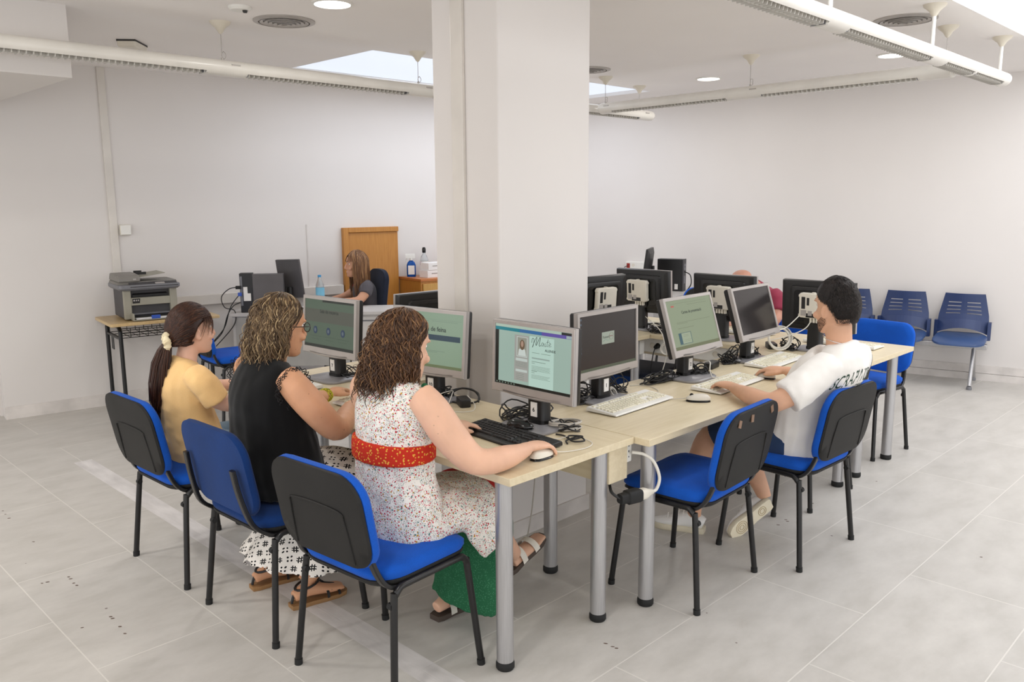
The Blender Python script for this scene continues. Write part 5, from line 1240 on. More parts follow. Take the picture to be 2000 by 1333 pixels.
for (hx, hy, hz, tx, ty, tz, nm) in ((.09, .105, .0, .32, .115, .0, 'sandal'), (.432, .028, .105, .678, .058, .188, 'sandal')):
    H, T = V(hx, hy, hz), V(tx, ty, tz); f = (T-H).normalized(); up_ = (V(0, 0, 1)-f*f.z).normalized(); sd = up_.cross(f); L = (T-H).length
    out = [(0, .026), (.1, .034), (.35, .034), (.6, .042), (.8, .044), (.95, .032), (1, .012)]
    rg = lambda h, k: [H+f*L*a+sd*w*k+up_*h for a, w in out]+[H+f*L*a-sd*w*k+up_*h for a, w in reversed(out)]
    sd_ = obj('sandal', M().rings([rg(0, .95), rg(.005, 1), rg(.018, 1), rg(.022, .96)]), mat('dark cork sole', (74, 62, 54), .7), W3)
    mb = M()
    for a, hh, w in ((.30, .075, .046), (.62, .05, .050)):
        mb.rings([[H+f*(L*a+q)+sd*(w*math.cos(t_))+up_*(.018+hh*max(0, math.sin(t_))*k) for q, k in ((-.016, 1), (.016, .9), (.016, .86), (-.016, .96))] for t_ in [PI*j/10 for j in range(11)]])
    obj('strap', mb, mat('white leather strap', (226, 220, 208), .5), sd_)
rn = random.Random(11); hr = M()
cap(hr, hm3, (.110, .094, .126), lambda a: 50 if abs(a) < 40 else (50+(abs(a)-40)*.75 if abs(a) < 95 else 108))
locks(hr, hm3, 1150, .215, e=(.110, .093, .125), az=(100, 180), th0=(3, 85), wave=.016, freq=2.1, flare=.24, r=.0029, rnd=rn, seg=16, lift=.01)
locks(hr, hm3, 520, .165, e=(.110, .093, .125), az=(92, 180), th0=(60, 95), wave=.014, freq=2.3, flare=.26, r=.0028, rnd=rn, seg=14, lift=.0)
locks(hr, hm3, 460, .155, e=(.110, .095, .126), az=(20, 100), th0=(3, 40), wave=.012, freq=2.2, flare=.15, r=.0027, fringe=2, rnd=rn, seg=14, lift=.01)
locks(hr, hm3, 320, .215, e=(.108, .090, .125), az=(95, 180), th0=(3, 60), wave=.022, freq=2.6, flare=.34, r=.0014, rnd=rn, seg=16, lift=.05)
obj('hair', hr, hairmat('curly brown hair', [(.0, (44, 28, 19)), (.45, (76, 50, 33)), (.78, (112, 78, 50)), (.95, (170, 130, 88))]), W3, sharp=0)

# ---- woman in black
b = M()
b.loft([(-.25, 0, .50, .15, .11), (-.27, 0, .60, .145, .10), (-.29, 0, .78, .13, .09), (-.295, 0, .90, .145, .095), (-.285, 0, .98, .17, .085), (-.275, 0, 1.03, .12, .06), (-.26, 0, 1.06, .058, .055), (-.235, 0, 1.13, .052, .055)])
hm2 = head(b, (-.210, .008, 1.165), .97, -1, 8)
b.loft([(-.285, -.150, .995, .062, .054), (-.275, -.205, .955, .062, .058), (-.235, -.245, .885, .056, .058), (-.16, -.245, .800, .050, .052), (-.105, -.225, .782, .045, .046), (-.03, -.14, .788, .043, .042), (.06, -.03, .785, .033, .031), (.11, .03, .783, .027, .023)], side=(0, 1, .2))
hand(b, (.12, .035, .786), (.85, .5, -.10), (0, 0, 1), -1, (20, 25, 18), 7, .97)
b.loft([(-.285, .150, .995, .062, .054), (-.260, .205, .955, .060, .056), (-.19, .23, .885, .053, .055), (-.09, .20, .815, .046, .046), (-.01, .19, .80, .042, .041), (.08, .21, .800, .032, .030), (.14, .235, .798, .026, .022)], side=(0, 1, 0))
hand(b, (.15, .24, .800), (.86, .50, -.02), (0, 0, 1), 1, (18, 25, 20), 7, .97)
for s_, fx, fy in ((1, -.19, .24), (-1, -.16, -.035)):
    b.loft([(.10, s_*.10, .50, .06, .058), (.07, s_*.11, .38, .056, .060), (fx*.55, fy*.8+s_*.02, .20, .040, .044), (fx-.03, fy, .095, .033, .036)], side=(0, 1, 0))
    b.loft([(fx-.085, fy, .048, .026, .022), (fx-.02, fy-.005, .062, .033, .030), (fx+.07, fy-.015, .042, .041, .020), (fx+.13, fy-.022, .034, .038, .013)], side=(0, 1, 0))
skin2 = skinmat('tanned freckled skin', (212, 158, 122), .5)
W2 = person(b, skin2, 'woman with wavy blond-streaked hair in black sleeveless top and patterned skirt', (0, 1.06, 0), 0)
face_bits(W2, hm2)
d = M(); d.loft([(-.245, 0, .535, .215, .160), (-.26, 0, .62, .212, .165), (-.28, 0, .76, .200, .150), (-.292, 0, .89, .190, .138), (-.288, 0, .965, .184, .118), (-.282, 0, 1.02, .160, .085), (-.270, 0, 1.055, .09, .066)])
tp = obj('sleeveless_top', d, cloth('black crepe', (7, 7, 8), 500, .12, .3), W2, remesh=.009, smooth=4, disp=(.10, .012))
for s_ in (-1, 1):
    mb = M()
    for rr, ps in ((.064, 0), (.070, 1), (.076, 0), (.081, 1)):
        pts = []
        for k in range(120):
            q = 2*PI*k/120; w_ = rr+.005*math.sin(q*24+ps*PI); o = V(-.282, s_*(.182+.006*math.sin(q*9)), .962)
            pts.append(o+V(math.cos(q)*w_*.92, s_*.012*math.sin(q)+s_*ps*.008, math.sin(q)*w_))
        mb.tube(pts, .0016, 5, closed=True)
    obj('lace_trim', mb, mat('black lace', (18, 16, 18), .8), tp)
g = M(); g.loft([(-.30, 0, .53, .205, .10), (-.15, 0, .535, .21, .10), (.03, 0, .53, .20, .09), (.13, 0, .49, .185, .075)], side=(0, 1, 0))
rs = []
for z, cx, rx, ry in ((.535, -.03, .16, .20), (.46, -.02, .17, .215), (.38, -.06, .185, .245), (.29, -.12, .20, .28), (.20, -.17, .215, .31)):
    rs.append([V(cx+(rx+.018*math.sin(11*q)*(.55-z)*2.4)*math.cos(q), .05*(.53-z)*2+(ry+.022*math.sin(9*q+1)*(.55-z)*2.4)*math.sin(q), z+.03*math.sin(2*q)*(.55-z)) for q in [2*PI*j/72 for j in range(72)]])
g.rings(rs+[[p+V(0, 0, .012) for p in rs[-1]]], cap=True)
obj('skirt', g, hashprint(), W2, remesh=.008, smooth=3)
for s_, fx, fy in ((1, -.19, .24), (-1, -.16, -.035)):
    H, T = V(fx-.10, fy+.002, 0), V(fx+.15, fy-.026, 0); f = (T-H).normalized(); up_ = V(0, 0, 1); sd = up_.cross(f); L = (T-H).length
    rg = lambda h, k: [H+f*L*a+sd*w*k+up_*h for a, w in out]+[H+f*L*a-sd*w*k+up_*h for a, w in reversed(out)]
    sd_ = obj('sandal', M().rings([rg(0, .95), rg(.005, 1), rg(.014, 1), rg(.018, .96)]), mat('tan cork sole', (150, 112, 70), .7), W2)
    mb = M()
    for a, hh, w in ((.80, .030, .046), (.60, .05, .046)):
        mb.rings([[H+f*(L*a+q)+sd*(w*math.cos(t_))+up_*(.018+hh*max(0, math.sin(t_))*k) for q, k in ((-.006, 1), (.006, .96), (.006, .9), (-.006, .94))] for t_ in [PI*j/10 for j in range(11)]])
    an = H+f*(L*.30); mb.tube([an+f*.052*math.cos(q)+sd*.038*math.sin(q)+up_*(.088+.012*math.cos(q)) for q in [2*PI*j/16 for j in range(16)]], .005, 6, closed=True)
    mb.tube([an+f*.045+up_*.098, H+f*(L*.6)+up_*.070, H+f*(L*.78)+up_*.052], .005, 6); mb.tube([an-f*.045+sd*.01+up_*.08, H+f*.01+up_*.04, H+f*.005+up_*.022], .006, 6)
    obj('strap', mb, mat('black leather strap', (22, 20, 20), .5), sd_)
mb = M()
for k, r_ in enumerate((.030, .0315, .030)):
    o = V(.098+.012*k, .217+.006*k, .799); ax = V(.86, .4, 0).normalized(); u = ax.cross(V(0, 0, 1)).normalized(); mb.tube([o+u*r_*math.cos(q)*1.02+V(0, 0, 1)*r_*.95*math.sin(q) for q in [2*PI*j/18 for j in range(18)]], .0035, 6, closed=True)
obj('bracelet', mb, dotted('yellow and black bracelet', (196, 190, 60), (30, 34, 24), 190, .38), W2)
mb = M()
for s_ in (-1, 1):
    mb.tube([hm2 @ V(.098, s_*.034+.024*math.cos(q), .010+.019*math.sin(q)) for q in [2*PI*j/18 for j in range(18)]], .0018, 6, closed=True); mb.tube([hm2 @ V(.097, s_*.058, .016), hm2 @ V(.075, s_*.079, .016), hm2 @ V(-.01, s_*.081, .012)], .0018, 6)
mb.tube([hm2 @ V(.100, -.011, .014), hm2 @ V(.104, 0, .018), hm2 @ V(.100, .011, .014)], .0018, 6)
obj('glasses', mb, mat('dark spectacle frame', (40, 36, 34), .3), W2)
rn = random.Random(5); hr = M()
cap(hr, hm2, (.110, .094, .126), lambda a: 48 if abs(a) < 40 else (48+(abs(a)-40)*.75 if abs(a) < 95 else 108))
locks(hr, hm2, 1100, .180, e=(.108, .091, .124), az=(104, 180), th0=(3, 85), wave=.012, freq=2.0, flare=.20, r=.0027, rnd=rn, seg=14, lift=.0)
locks(hr, hm2, 480, .13, e=(.108, .091, .124), az=(98, 180), th0=(60, 95), wave=.012, freq=2.3, flare=.30, r=.0026, rnd=rn, seg=12, lift=.0)
locks(hr, hm2, 520, .14, e=(.108, .092, .124), az=(15, 100), th0=(3, 42), wave=.009, freq=1.9, flare=.12, r=.0026, fringe=2, rnd=rn, seg=14, lift=.01)
locks(hr, hm2, 320, .185, e=(.106, .088, .123), az=(95, 180), th0=(3, 60), wave=.017, freq=2.4, flare=.32, r=.0015, rnd=rn, seg=14, lift=.04)
obj('hair', hr, hairmat('blond streaked wavy hair', [(.0, (54, 41, 30)), (.45, (90, 70, 49)), (.72, (132, 107, 76)), (.88, (190, 165, 126)), (.98, (222, 203, 170))]), W2, sharp=0)

# ---- woman in the orange T-shirt
b = M()
b.loft([(-.27, 0, .50, .13, .10), (-.30, 0, .60, .125, .09), (-.32, 0, .74, .115, .085), (-.325, 0, .84, .13, .085), (-.318, 0, .90, .15, .075), (-.305, 0, .94, .10, .05), (-.295, 0, .965, .048, .046), (-.278, 0, 1.03, .044, .046)])
hm1 = head(b, (-.258, 0, 1.088), .92, 0, 2)
for s_ in (-1, 1):
    b.loft([(-.318, s_*.135, .91, .048, .044), (-.305, s_*.172, .87, .048, .046), (-.27, s_*.19, .81, .043, .044), (-.19, s_*.19, .765, .037, .038), (-.10, s_*.17, .772, .034, .034), (0.0, s_*.13, .775, .027, .026), (.06, s_*.11, .776, .022, .018)], side=(0, 1, 0))
    hand(b, (.07, s_*.105, .780), (1, -s_*.2, -.10), (0, 0, 1), s_, (16, 22, 18), 6, .88)
    b.loft([(-.20, s_*.08, .52, .08, .075), (0, s_*.09, .52, .07, .068), (.12, s_*.09, .50, .055, .056), (.14, s_*.09, .40, .05, .052), (.13, s_*.09, .20, .036, .040), (.13, s_*.09, .09, .030, .032)], side=(0, 1, 0))
skin1 = skinmat('fair skin', (230, 184, 160))
W1 = person(b, skin1, 'woman with long brown ponytail in orange T-shirt at the far end of table', (0, 1.775, 0), 0)
face_bits(W1, hm1)
d = M(); d.loft([(-.265, 0, .515, .165, .125), (-.285, 0, .58, .162, .125), (-.315, 0, .70, .148, .118), (-.328, 0, .82, .150, .112), (-.322, 0, .89, .158, .095), (-.310, 0, .938, .125, .066), (-.300, 0, .962, .066, .056)])
for s_ in (-1, 1): d.loft([(-.318, s_*.12, .905, .062, .056), (-.308, s_*.165, .885, .066, .060), (-.285, s_*.195, .835, .066, .060), (-.262, s_*.205, .795, .064, .058)], side=(0, 1, .4))
obj('tshirt', d, cloth('apricot cotton', (246, 200, 138), 500, .06, .55, .6), W1, remesh=.008, smooth=3, disp=(.06, .010))
d = M()
d.loft([(-.30, 0, .505, .15, .075), (-.24, 0, .525, .165, .095), (-.15, 0, .53, .165, .085)], side=(0, 1, 0))
for s_ in (-1, 1):
    d.loft([(-.22, s_*.08, .53, .09, .085), (0, s_*.09, .525, .08, .078), (.13, s_*.09, .50, .065, .066), (.16, s_*.09, .40, .062, .064), (.15, s_*.09, .20, .058, .060), (.15, s_*.09, .07, .055, .058)], side=(0, 1, 0))
obj('jeans', d, cloth('light denim', (122, 148, 172), 700, .12, .5), W1, remesh=.008, smooth=3)
mb = M(); so = M()
for s_ in (-1, 1): shoe(mb, so, (.07, s_*.09, 0), (.30, s_*.10, 0))
sh_ = obj('sneakers', mb, X['white'], W1, smooth=1); obj('soles', so, X['offwhite'], sh_)
rn = random.Random(21); hr = M()
cap(hr, hm1, (.113, .094, .128), lambda a: 50 if abs(a) < 30 else (50+(abs(a)-30)*.5 if abs(a) < 88 else min(118, 79+(abs(a)-88)*2.2)), off=(-.014, 0, .008))
mi = hm1.inverted(); band = mi @ V(-.378, 0, 1.052)
for i in range(1100):      # strands combed back over the ear into the band
    a0 = rn.uniform(15, 178)*rn.choice((-1, 1)); t0 = rn.uniform(8, 62) if abs(a0) < 100 else rn.uniform(10, 100)
    pts = []; th, a = R(t0), R(a0); e = (.116, .097, .131)
    p0 = V(-.014+e[0]*math.sin(th)*math.cos(a), e[1]*math.sin(th)*math.sin(a), .008+e[2]*math.cos(th))
    for k in range(10):
        q = k/9; p = p0.lerp(band, q); c0 = V(-.014, 0, .008); d_ = p-c0
        if q < .9:
            n_ = math.sqrt((d_.x/e[0])**2+(d_.y/e[1])**2+(d_.z/e[2])**2); sc_ = max(1, 1/n_*(1+.02*rn.random())) if q < .75 else 1+(1/n_-1)*max(0, (.9-q)/.15) if n_ < 1 else 1; p = c0+d_*sc_
        pts.append(hm1 @ p)
    mb_r = [.0021*(1-.3*q/9) for q in range(10)]; hr.tube(pts, mb_r, 5)
for i in range(300):
    a = R(rn.uniform(98, 178)*rn.choice((-1, 1))); th = R(rn.uniform(92, 122)); e = (.110, .090, .126)
    p0 = V(-.014+e[0]*math.sin(th)*math.cos(a), e[1]*math.sin(th)*math.sin(a), .008+e[2]*math.cos(th)); p1 = p0.lerp(band, .5)+V(-.004, 0, -.016)
    hr.tube([hm1 @ q for q in (p0, p0.lerp(p1, .5)+V(-.006, p0.y*.12, -.006), p1, p1.lerp(band, .6), band)], [.0020, .0022, .0022, .002, .0018], 5)
tail = [(-.372, 0, 1.054, .020), (-.392, 0, 1.02, .034), (-.412, 0, .96, .044), (-.424, 0, .88, .046), (-.430, 0, .80, .036), (-.428, 0, .745, .018), (-.424, 0, .70, .008)]
hr.loft([(x, y, z, r_*.8, r_*.6) for x, y, z, r_ in tail], n=14)
for i in range(520):
    q0 = rn.uniform(0, 6.28); rr = math.sqrt(rn.random()); n_ = rn.randint(5, 7); dx = rn.uniform(-.006, .006)
    hr.tube([V(x+dx*k-r_*.75*rr*math.cos(q0), y+r_*rr*math.sin(q0), z-.012*rn.random()) for k, (x, y, z, r_) in enumerate(tail[:n_])], [.0020, .0023, .0023, .002, .0016, .0011, .0006][:n_], 5)
for i in range(150):       # loose fringe beside the cheek
    s_ = rn.choice((-1, 1)); a0 = R(rn.uniform(12, 58)*s_); e = (.114, .096, .130); pts = []
    lq = rn.uniform(.55, 1.02)
    for k in range(9):
        q = k/8*lq; th = R(40+56*q); a = a0+R(34*q*s_); pts.append(hm1 @ V(-.012+e[0]*1.03*math.sin(th)*math.cos(a), e[1]*1.03*math.sin(th)*math.sin(a), .008+e[2]*math.cos(th)-.02*q*q))
    hr.tube(pts, [.0015*(1-.8*k/8) for k in range(9)], 4)
obj('hair', hr, hairmat('dark chestnut hair', [(.0, (36, 19, 13)), (.6, (58, 32, 21)), (.95, (92, 56, 36))], .36), W1, sharp=0)
mb = M(); o = V(-.380, 0, 1.048)
mb.tube([o+V(.010*math.cos(q)*1.2, .036*math.cos(q)*(1+.22*math.sin(5*q)), .030*math.sin(q)*.8+.012*math.sin(4*q)) for q in [2*PI*j/40 for j in range(40)]], [.0135+.005*math.sin(j*2.1) for j in range(40)], 10, closed=True)
obj('scrunchie', mb, cloth('cream satin', (232, 218, 184), 300, .05, .5), W1)

# ---- man in the white T-shirt (local +x is towards his table)
b = M()
b.loft([(-.17, 0, .50, .14, .11), (-.19, 0, .60, .14, .10), (-.24, 0, .76, .14, .095), (-.32, 0, .85, .15, .095), (-.338, 0, .92, .16, .075), (-.335, 0, .965, .105, .052), (-.33, 0, 1.00, .060, .056), (-.320, 0, 1.10, .057, .058)])
hmM = head(b, (-.305, 0, 1.170), 1.0, -20, 4)
b.loft([(-.35, .15, .935, .058, .052), (-.333, .215, .900, .058, .053), (-.295, .30, .845, .053, .051), (-.24, .375, .800, .046, .046), (-.195, .385, .786, .043, .043), (-.09, .335, .786, .042, .040), (.0, .270, .783, .034, .031), (.055, .232, .782, .028, .023)], side=(0, 1, 0))
hand(b, (.065, .226, .786), (.93, -.36, -.04), (0, 0, 1), 1, (24, 30, 22), 6, 1.05)
b.loft([(-.35, -.15, .935, .058, .052), (-.322, -.215, .900, .057, .053), (-.25, -.255, .845, .052, .051), (-.16, -.265, .805, .046, .046), (-.10, -.265, .792, .042, .042), (-.03, -.262, .790, .036, .034), (.04, -.258, .790, .028, .023)], side=(0, 1, 0))
hand(b, (.05, -.257, .795), (1, .04, -.06), (0, 0, 1), -1, (22, 28, 20), 6, 1.05, .006)
b.loft([(-.20, .10, .53, .08, .075), (.05, .12, .53, .075, .07), (.20, .14, .51, .060, .062), (.255, .16, .44, .055, .056), (.275, .18, .30, .050, .058), (.275, .190, .18, .038, .042), (.275, .192, .08, .032, .034)], side=(0, 1, 0))
b.loft([(-.20, -.10, .53, .08, .075), (.05, -.10, .53, .075, .07), (.17, -.10, .51, .060, .062), (.19, -.09, .44, .055, .056), (.13, -.09, .32, .050, .058), (.065, -.082, .22, .038, .042), (.035, -.078, .165, .032, .034)], side=(0, 1, 0))
skinM = skinmat('light olive skin', (216, 168, 138))
MA = person(b, skinM, 'young man with short dark hair in white T-shirt using the mouse', (1.78, 0, 0), 90)
face_bits(MA, hmM, (50, 36, 26), (34, 26, 22))
d = M(); d.loft([(-.17, 0, .475, .195, .150), (-.185, 0, .56, .203, .155), (-.205, 0, .70, .200, .140), (-.240, 0, .815, .202, .132), (-.318, 0, .90, .200, .130), (-.348, 0, .945, .184, .104), (-.343, 0, .988, .135, .076), (-.336, 0, 1.018, .080, .070)])
d.loft([(-.348, .14, .935, .072, .066), (-.333, .205, .905, .078, .072), (-.298, .29, .850, .082, .076), (-.262, .345, .808, .082, .076)], side=(0, 1, 0))
d.loft([(-.348, -.14, .935, .072, .066), (-.322, -.205, .905, .078, .072), (-.258, -.255, .855, .080, .074), (-.195, -.268, .815, .080, .074)], side=(0, 1, 0))
ts = obj('tshirt', d, cloth('white jersey', (232, 228, 222), 500, .02, .5, .6), MA, remesh=.009, smooth=4, disp=(.08, .014))
d = M(); d.loft([(-.24, 0, .505, .17, .085), (-.17, 0, .53, .18, .10), (-.08, 0, .53, .18, .09)], side=(0, 1, 0))
d.loft([(-.18, .10, .53, .105, .095), (.02, .12, .53, .10, .092), (.14, .135, .525, .095, .090), (.185, .142, .505, .092, .088)], side=(0, 1, 0)); d.loft([(-.18, -.10, .53, .105, .095), (.02, -.10, .53, .10, .092), (.14, -.10, .525, .095, .090), (.165, -.10, .505, .092, .088)], side=(0, 1, 0))
obj('denim_shorts', d, cloth('dark blue denim', (38, 56, 86), 700, .2, .5), MA, remesh=.009, smooth=3)
for a, bb_, up_ in (((.225, .170, 0), (.475, .262, 0), (0, 0, 1)), ((-.005, -.075, .148), (.092, .140, .012), (.55, -.62, .30))):
    mb = M(); so = M(); shoe(mb, so, a, bb_, up_)
    s1 = obj('sneaker', mb, mat('white leather', (242, 240, 236), .45, var=.03), MA, smooth=1)
    obj('sole', so, mat('cream rubber sole', (222, 212, 188), .6, var=.05), s1, sharp=50)
    H, T = V(*a), V(*bb_); f = (T-H).normalized(); n_ = V(*up_); n_ = (n_-f*n_.dot(f)).normalized(); sd = n_.cross(f); mb = M()
    for q in (.40, .50, .60, .70): mb.tube([H+f*((T-H).length*q)+sd*(.026*math.cos(t_))+n_*(.022+(.098-.11*(q-.35))*math.sin(t_)*.93) for t_ in [PI*(.22+.56*j/6) for j in range(7)]], .003, 5)
    obj('laces', mb, X['label'], s1)
    mb = M()
    for q, w_ in ((.24, .024), (.24, .014), (.74, .034), (.74, .024), (.74, .013)): mb.tube([H+f*((T-H).length*q+w_*math.cos(t_))+sd*(w_*math.sin(t_))-n_*.0005 for t_ in [2*PI*j/20 for j in range(20)]], .0016, 5, closed=True)
    obj('tread', mb, mat('tan sole tread', (176, 158, 120), .7), s1)
# print across the back of the shirt
mb = M()
def on_back(u, v):
    """u across (metres, right of his back), v up: point on the rear of the T-shirt"""
    z = v; t_ = max(-1, min(1, (z-.84)/.09)); cx = -.262-.056*t_; ry, rx = .208, .145-.005*t_; a = u/.21
    return V(cx-rx*math.cos(a)-.008, -ry*math.sin(a), z)
for s_, size, vb, rise, wid in (('SCRAPWORLD', .085, .868, .030, .31), ('WORLDWIDE', .032, .822, .030, .18)):
    t_ = text(s_, size, Matrix.Identity(4), depth=.0004, bold=0, sx=.62); xs_ = [v[0] for v in t_.v]; w_ = max(xs_)-min(xs_)
    q = []
    for x, y, z in t_.v:
        u = x/w_*wid-.03; p = on_back(u, vb+y+rise*math.cos(u/wid*PI*.9)-rise*.5); n_ = V(-1, 0, 0); q.append(tuple(p+n_*(z+.009)))
    mb.add(q, t_.f)
bp_ = obj('back_print', mb, mat('dark green print', (32, 62, 48), .7), ts, sharp=0)
sw_ = bp_.modifiers.new('lie on cloth', 'SHRINKWRAP'); sw_.target = ts; sw_.wrap_method = 'NEAREST_SURFACEPOINT'; sw_.wrap_mode = 'ABOVE_SURFACE'; sw_.offset = .0012
mb = M(); mb.tube([V(-.330+.072*math.cos(q), .070*math.sin(q), 1.030+.014*math.cos(q)) for q in [2*PI*j/30 for j in range(30)]], .0016, 6, closed=True); obj('necklace', mb, X['chrome'], MA)
rn = random.Random(8); hr = M()
def hl(a):
    a = abs(a); return 46 if a < 35 else (46+(a-35)*.62 if a < 80 else (74+(a-80)*.3 if a < 100 else (80+(a-100)*1.75 if a < 124 else 122)))
cap(hr, hmM, (.110, .086, .131), lambda a: hl(a)-7, off=(-.010, 0, .012), n=72, k=20)
for i in range(11000):
    a = R(rn.uniform(-180, 180)); lm = hl(math.degrees(a)); fr = math.sqrt(rn.random())
    th = R(lm*fr*1.01); e = (.110, .086, .131); top = max(0, 1-th/R(78)); low = max(0, (th-R(78))/R(44)); ln = (.013+.020*top)*(1-.6*low); pts = []; sw = rn.uniform(-.07, .07)+.10*top
    front = max(0, math.cos(a))*top
    for k in range(3):
        t2 = th+ln*k/2/.115*(1 if th > R(25) else .5)*(1-.5*front); q = 1.0+(.004+.040*top+.03*front)*(.55+.45*k/2*(1-.5*k/2))-.004*low+.003*rn.random(); a2 = a+sw*k/2
        pts.append(hmM @ V(-.010+e[0]*q*math.sin(t2)*math.cos(a2), e[1]*q*math.sin(t2)*math.sin(a2), .012+e[2]*q*math.cos(t2)))
    hr.tube(pts, [.0010*(1-.4*low), .0011*(1-.4*low), .0004], 3)
obj('hair', hr, hairmat('short dark hair', [(.0, (19, 15, 14)), (.7, (34, 27, 24)), (.98, (56, 46, 40))]), MA, sharp=0)
mb = M()
for i in range(2200):
    s_ = rn.choice((-1, 1)); q = rn.random()**.8; xm = -.004+.086*q; lo = -.062-.044*min(1, q*1.6); hi = -.020-.040*min(1, q*1.3); z = rn.uniform(lo, hi)
    zs = max(0, min(1, (-z-.028)/.075)); y = (.0680-.020*zs**1.5)*math.sqrt(max(.02, 1-(max(0, xm-.012)/(.079-.004*zs))**2))+.0005; p = hmM @ V(xm, s_*y, z); mb.tube([p, p+V(.001, s_*.0014, -.003)], [.00036, .0002], 3)
obj('beard', mb, mat('beard stubble', (104, 78, 62), .7), MA, sharp=0)

# ---- bald man in red behind the far monitors
b = M()
b.loft([(-.10, 0, .50, .15, .12), (-.10, 0, .62, .15, .12), (-.08, 0, .78, .15, .115), (-.05, 0, .90, .165, .115), (-.03, 0, .965, .18, .09), (-.01, 0, 1.005, .12, .065), (.02, 0, 1.02, .062, .06), (.06, -.02, 1.04, .058, .06)])
hmB = head(b, (.075, -.035, 1.020), 1., 6, 26)
for s_ in (-1, 1):
    b.loft([(-.03, s_*.16, .955, .060, .055), (0, s_*.215, .90, .058, .056), (.07, s_*.245, .82, .050, .050), (.14, s_*.235, .785, .044, .044), (.24, s_*.15, .785, .038, .036), (.32, s_*.08, .780, .028, .024)], side=(0, 1, 0))
    hand(b, (.33, s_*.075, .783), (.9, -s_*.35, -.08), (0, 0, 1), s_, (20, 25, 20), 6, 1.)
    b.loft([(-.08, s_*.10, .53, .085, .08), (.15, s_*.11, .53, .075, .07), (.26, s_*.11, .49, .06, .06), (.28, s_*.11, .36, .055, .058), (.26, s_*.11, .15, .042, .045), (.26, s_*.11, .07, .036, .04)], side=(0, 1, 0))
BM = person(b, skinmat('ruddy skin', (200, 146, 124)), 'bald man in crimson T-shirt bending behind a black monitor', (3.74, 1.19, 0), 180)
face_bits(BM, hmB)
d = M(); d.loft([(-.10, 0, .49, .19, .15), (-.10, 0, .62, .185, .15), (-.08, 0, .78, .18, .145), (-.05, 0, .90, .19, .14), (-.03, 0, .965, .185, .11), (-.012, 0, 1.00, .13, .08), (.01, 0, 1.02, .08, .072)])
for s_ in (-1, 1): d.loft([(-.03, s_*.15, .955, .076, .07), (-.005, s_*.21, .91, .078, .072), (.05, s_*.245, .84, .074, .070)], side=(0, 1, 0))
obj('tshirt', d, cloth('crimson jersey', (150, 56, 78), 500, .06, .5), BM, remesh=.010, smooth=3)
d = M(); d.loft([(-.20, 0, .51, .16, .09), (-.08, 0, .53, .17, .10), (.0, 0, .53, .17, .09)], side=(0, 1, 0))
for s_ in (-1, 1): d.loft([(-.08, s_*.10, .53, .095, .09), (.15, s_*.11, .53, .085, .08), (.28, s_*.11, .49, .075, .075), (.30, s_*.11, .36, .07, .072), (.28, s_*.11, .08, .06, .062)], side=(0, 1, 0))
obj('trousers', d, cloth('charcoal cotton', (60, 60, 66)), BM, remesh=.010, smooth=3)
mb = M(); so = M()
for s_ in (-1, 1): shoe(mb, so, (.20, s_*.11, 0), (.46, s_*.13, 0))
sh_ = obj('shoes', mb, X['black'], BM, smooth=1); obj('soles', so, X['rubber'], sh_)

# ---- woman with long hair at the office desk
b = M()
b.loft([(-.10, 0, .50, .13, .105), (-.10, 0, .60, .125, .10), (-.08, 0, .74, .115, .09), (-.06, 0, .84, .13, .09), (-.05, 0, .895, .15, .075), (-.04, 0, .935, .10, .05), (-.03, 0, .96, .046, .046), (-.012, 0, 1.03, .042, .045)])
hmO = head(b, (.012, 0, 1.082), .93, 0, 0)
for s_, el, wr in ((1, (.07, .20, .775), (.31, .10, .765)), (-1, (.09, -.18, .775), (.28, -.03, .765))):
    b.loft([(-.05, s_*.135, .905, .046, .042), (-.035, s_*.172, .865, .046, .044), (.01, s_*.195, .81, .041, .042), (*el, .036, .037), ((el[0]*.4+wr[0]*.6), (el[1]*.4+wr[1]*.6), .768, .031, .030), (*wr, .023, .019)], side=(0, 1, 0))
    hand(b, (wr[0]+.01, wr[1]-.003*s_, .768), (.95, -s_*.25, -.10), (0, 0, 1), s_, (15, 22, 18), 6, .88)
    b.loft([(-.08, s_*.08, .52, .08, .075), (.14, s_*.09, .52, .07, .065), (.26, s_*.09, .49, .055, .056), (.28, s_*.09, .36, .05, .052), (.25, s_*.09, .15, .038, .04), (.25, s_*.09, .07, .032, .034)], side=(0, 1, 0))
OW = person(b, skinmat('warm skin', (210, 158, 128)), 'woman with long light brown hair and grey T-shirt seated at the office desk', (2.53, 4.50, 0), 160)
face_bits(OW, hmO)
d = M(); d.loft([(-.10, 0, .50, .16, .125), (-.10, 0, .60, .155, .12), (-.08, 0, .74, .142, .108), (-.06, 0, .84, .150, .108), (-.05, 0, .895, .155, .09), (-.043, 0, .93, .115, .062), (-.036, 0, .95, .066, .054)])
for s_ in (-1, 1): d.loft([(-.05, s_*.125, .90, .058, .053), (-.04, s_*.165, .875, .060, .056), (-.012, s_*.192, .83, .058, .054)], side=(0, 1, 0))
tso = obj('tshirt', d, cloth('charcoal grey jersey', (84, 80, 84), 500, .05, .5), OW, remesh=.009, smooth=3)
obj('chest_print', M().ell((.016, -.100, .872), (.016, .030, .028), 12), mat('red print', (166, 60, 66), .7), tso)
d = M()
for s_ in (-1, 1): d.loft([(-.12, s_*.075, .525, .09, .085), (.14, s_*.09, .52, .078, .072), (.27, s_*.09, .49, .065, .066), (.29, s_*.09, .36, .058, .06), (.26, s_*.09, .08, .05, .052)], side=(0, 1, 0))
obj('trousers', d, cloth('dark trousers', (46, 48, 58)), OW, remesh=.010, smooth=3)
mb = M(); so = M()
for s_ in (-1, 1): shoe(mb, so, (.20, s_*.09, 0), (.42, s_*.10, 0))
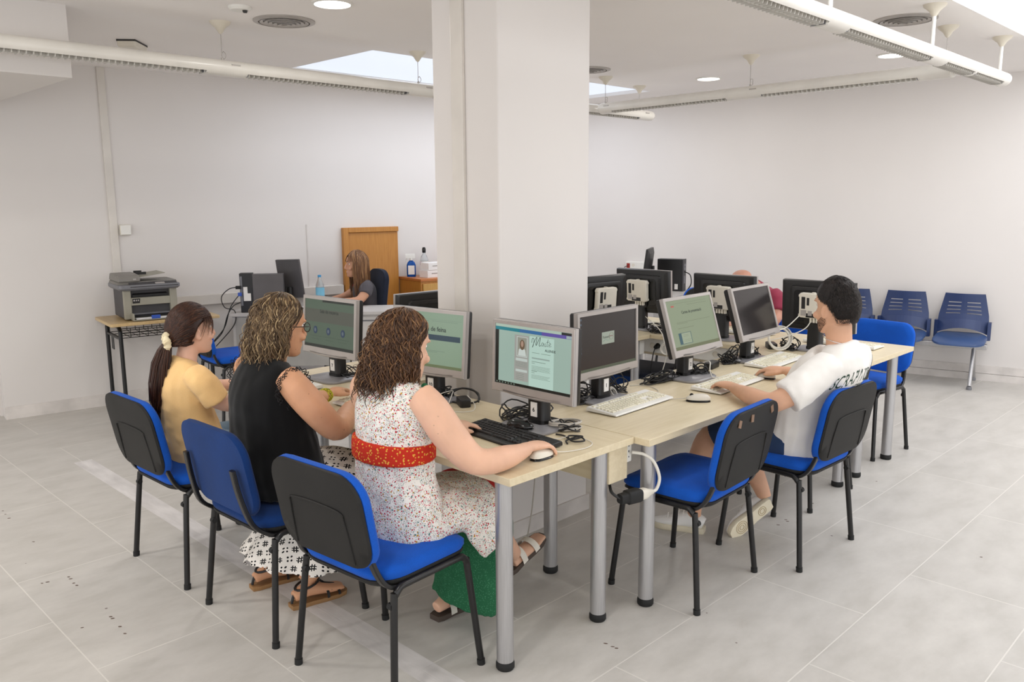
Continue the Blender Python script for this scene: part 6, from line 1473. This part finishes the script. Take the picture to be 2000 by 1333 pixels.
sh_ = obj('shoes', mb, X['black'], OW, smooth=1); obj('soles', so, X['rubber'], sh_)
rn = random.Random(31); hr = M()
cap(hr, hmO, (.114, .096, .130), lambda a: 48 if abs(a) < 30 else (48+(abs(a)-30)*.85 if abs(a) < 90 else 112))
locks(hr, hmO, 360, .40, az=(66, 180), th0=(2, 60), wave=.004, freq=.9, flare=.05, r=.0045, fringe=1, rnd=rn, seg=14, jit=.15)
locks(hr, hmO, 90, .30, az=(20, 66), th0=(3, 30), wave=.004, freq=.9, flare=.06, r=.0042, fringe=1, rnd=rn, seg=14, jit=.2)
for i in range(60):
    s_ = rn.choice((-1, 1)); a0 = R(rn.uniform(5, 50)*s_); e = (.114, .096, .130); pts = []
    for k in range(8):
        q = k/7; th = R(15+62*q); a = a0+R(20*q*s_); pts.append(hmO @ V(-.012+e[0]*1.04*math.sin(th)*math.cos(a), e[1]*1.04*math.sin(th)*math.sin(a), .010+e[2]*1.02*math.cos(th)))
    hr.tube(pts, [.003*(1-.75*k/7) for k in range(8)], 5)
obj('hair', hr, hairmat('long light brown hair', [(.0, (84, 56, 38)), (.5, (118, 82, 54)), (.85, (156, 116, 78)), (.98, (196, 160, 116))]), OW, sharp=0)
# ------------------------------------------------------------------ light
w = bpy.data.worlds.new('daylight'); bpy.context.scene.world = w; w.use_nodes = True
bg = w.node_tree.nodes['Background']; bg.inputs[0].default_value = (*lin((247, 248, 250)), 1); bg.inputs[1].default_value = 1.95
def area(nm, loc, size, power, rot=(0, 0, 0), col=(255, 252, 247), shape='DISK', sy=None):
    l = bpy.data.lights.new(nm, 'AREA'); l.energy = power; l.size = size; l.shape = shape
    if sy: l.shape = 'RECTANGLE'; l.size_y = sy
    l.color = lin(col); o = bpy.data.objects.new(nm, l); C.objects.link(o); o.location = loc; o.rotation_euler = rot; return o
for x, y, p in ((.803, 2.136, 7), (4.802, 2.264, 7), (4.758, .658, 5), (-1.6, 2.2, 16), (-1.6, -.4, 14), (-3.4, 1.6, 24), (-2.2, 4.4, 20)):  # lamps at negative x are added fill, unseen, to brighten the left side
    area('downlight_and_fill_lamp', (x, y, CEIL-.02 if y < 3 or x > 0 else 2.32), .18, p)
area('skylight_daylight', ((H1[0]+H1[2])/2, (H1[1]+H1[3])/2, CEIL-.02), H1[2]-H1[0], 30, col=(240, 245, 255), sy=H1[3]-H1[1])
area('skylight_daylight', ((H2[0]+H2[2])/2, (H2[1]+H2[3])/2, CEIL-.02), H2[2]-H2[0], 30, col=(250, 251, 255), sy=H2[3]-H2[1])
vs = bpy.context.scene.view_settings; vs.view_transform = 'Standard'; vs.look = 'None'; vs.exposure = 0; vs.gamma = 1; vs.use_curve_mapping = False
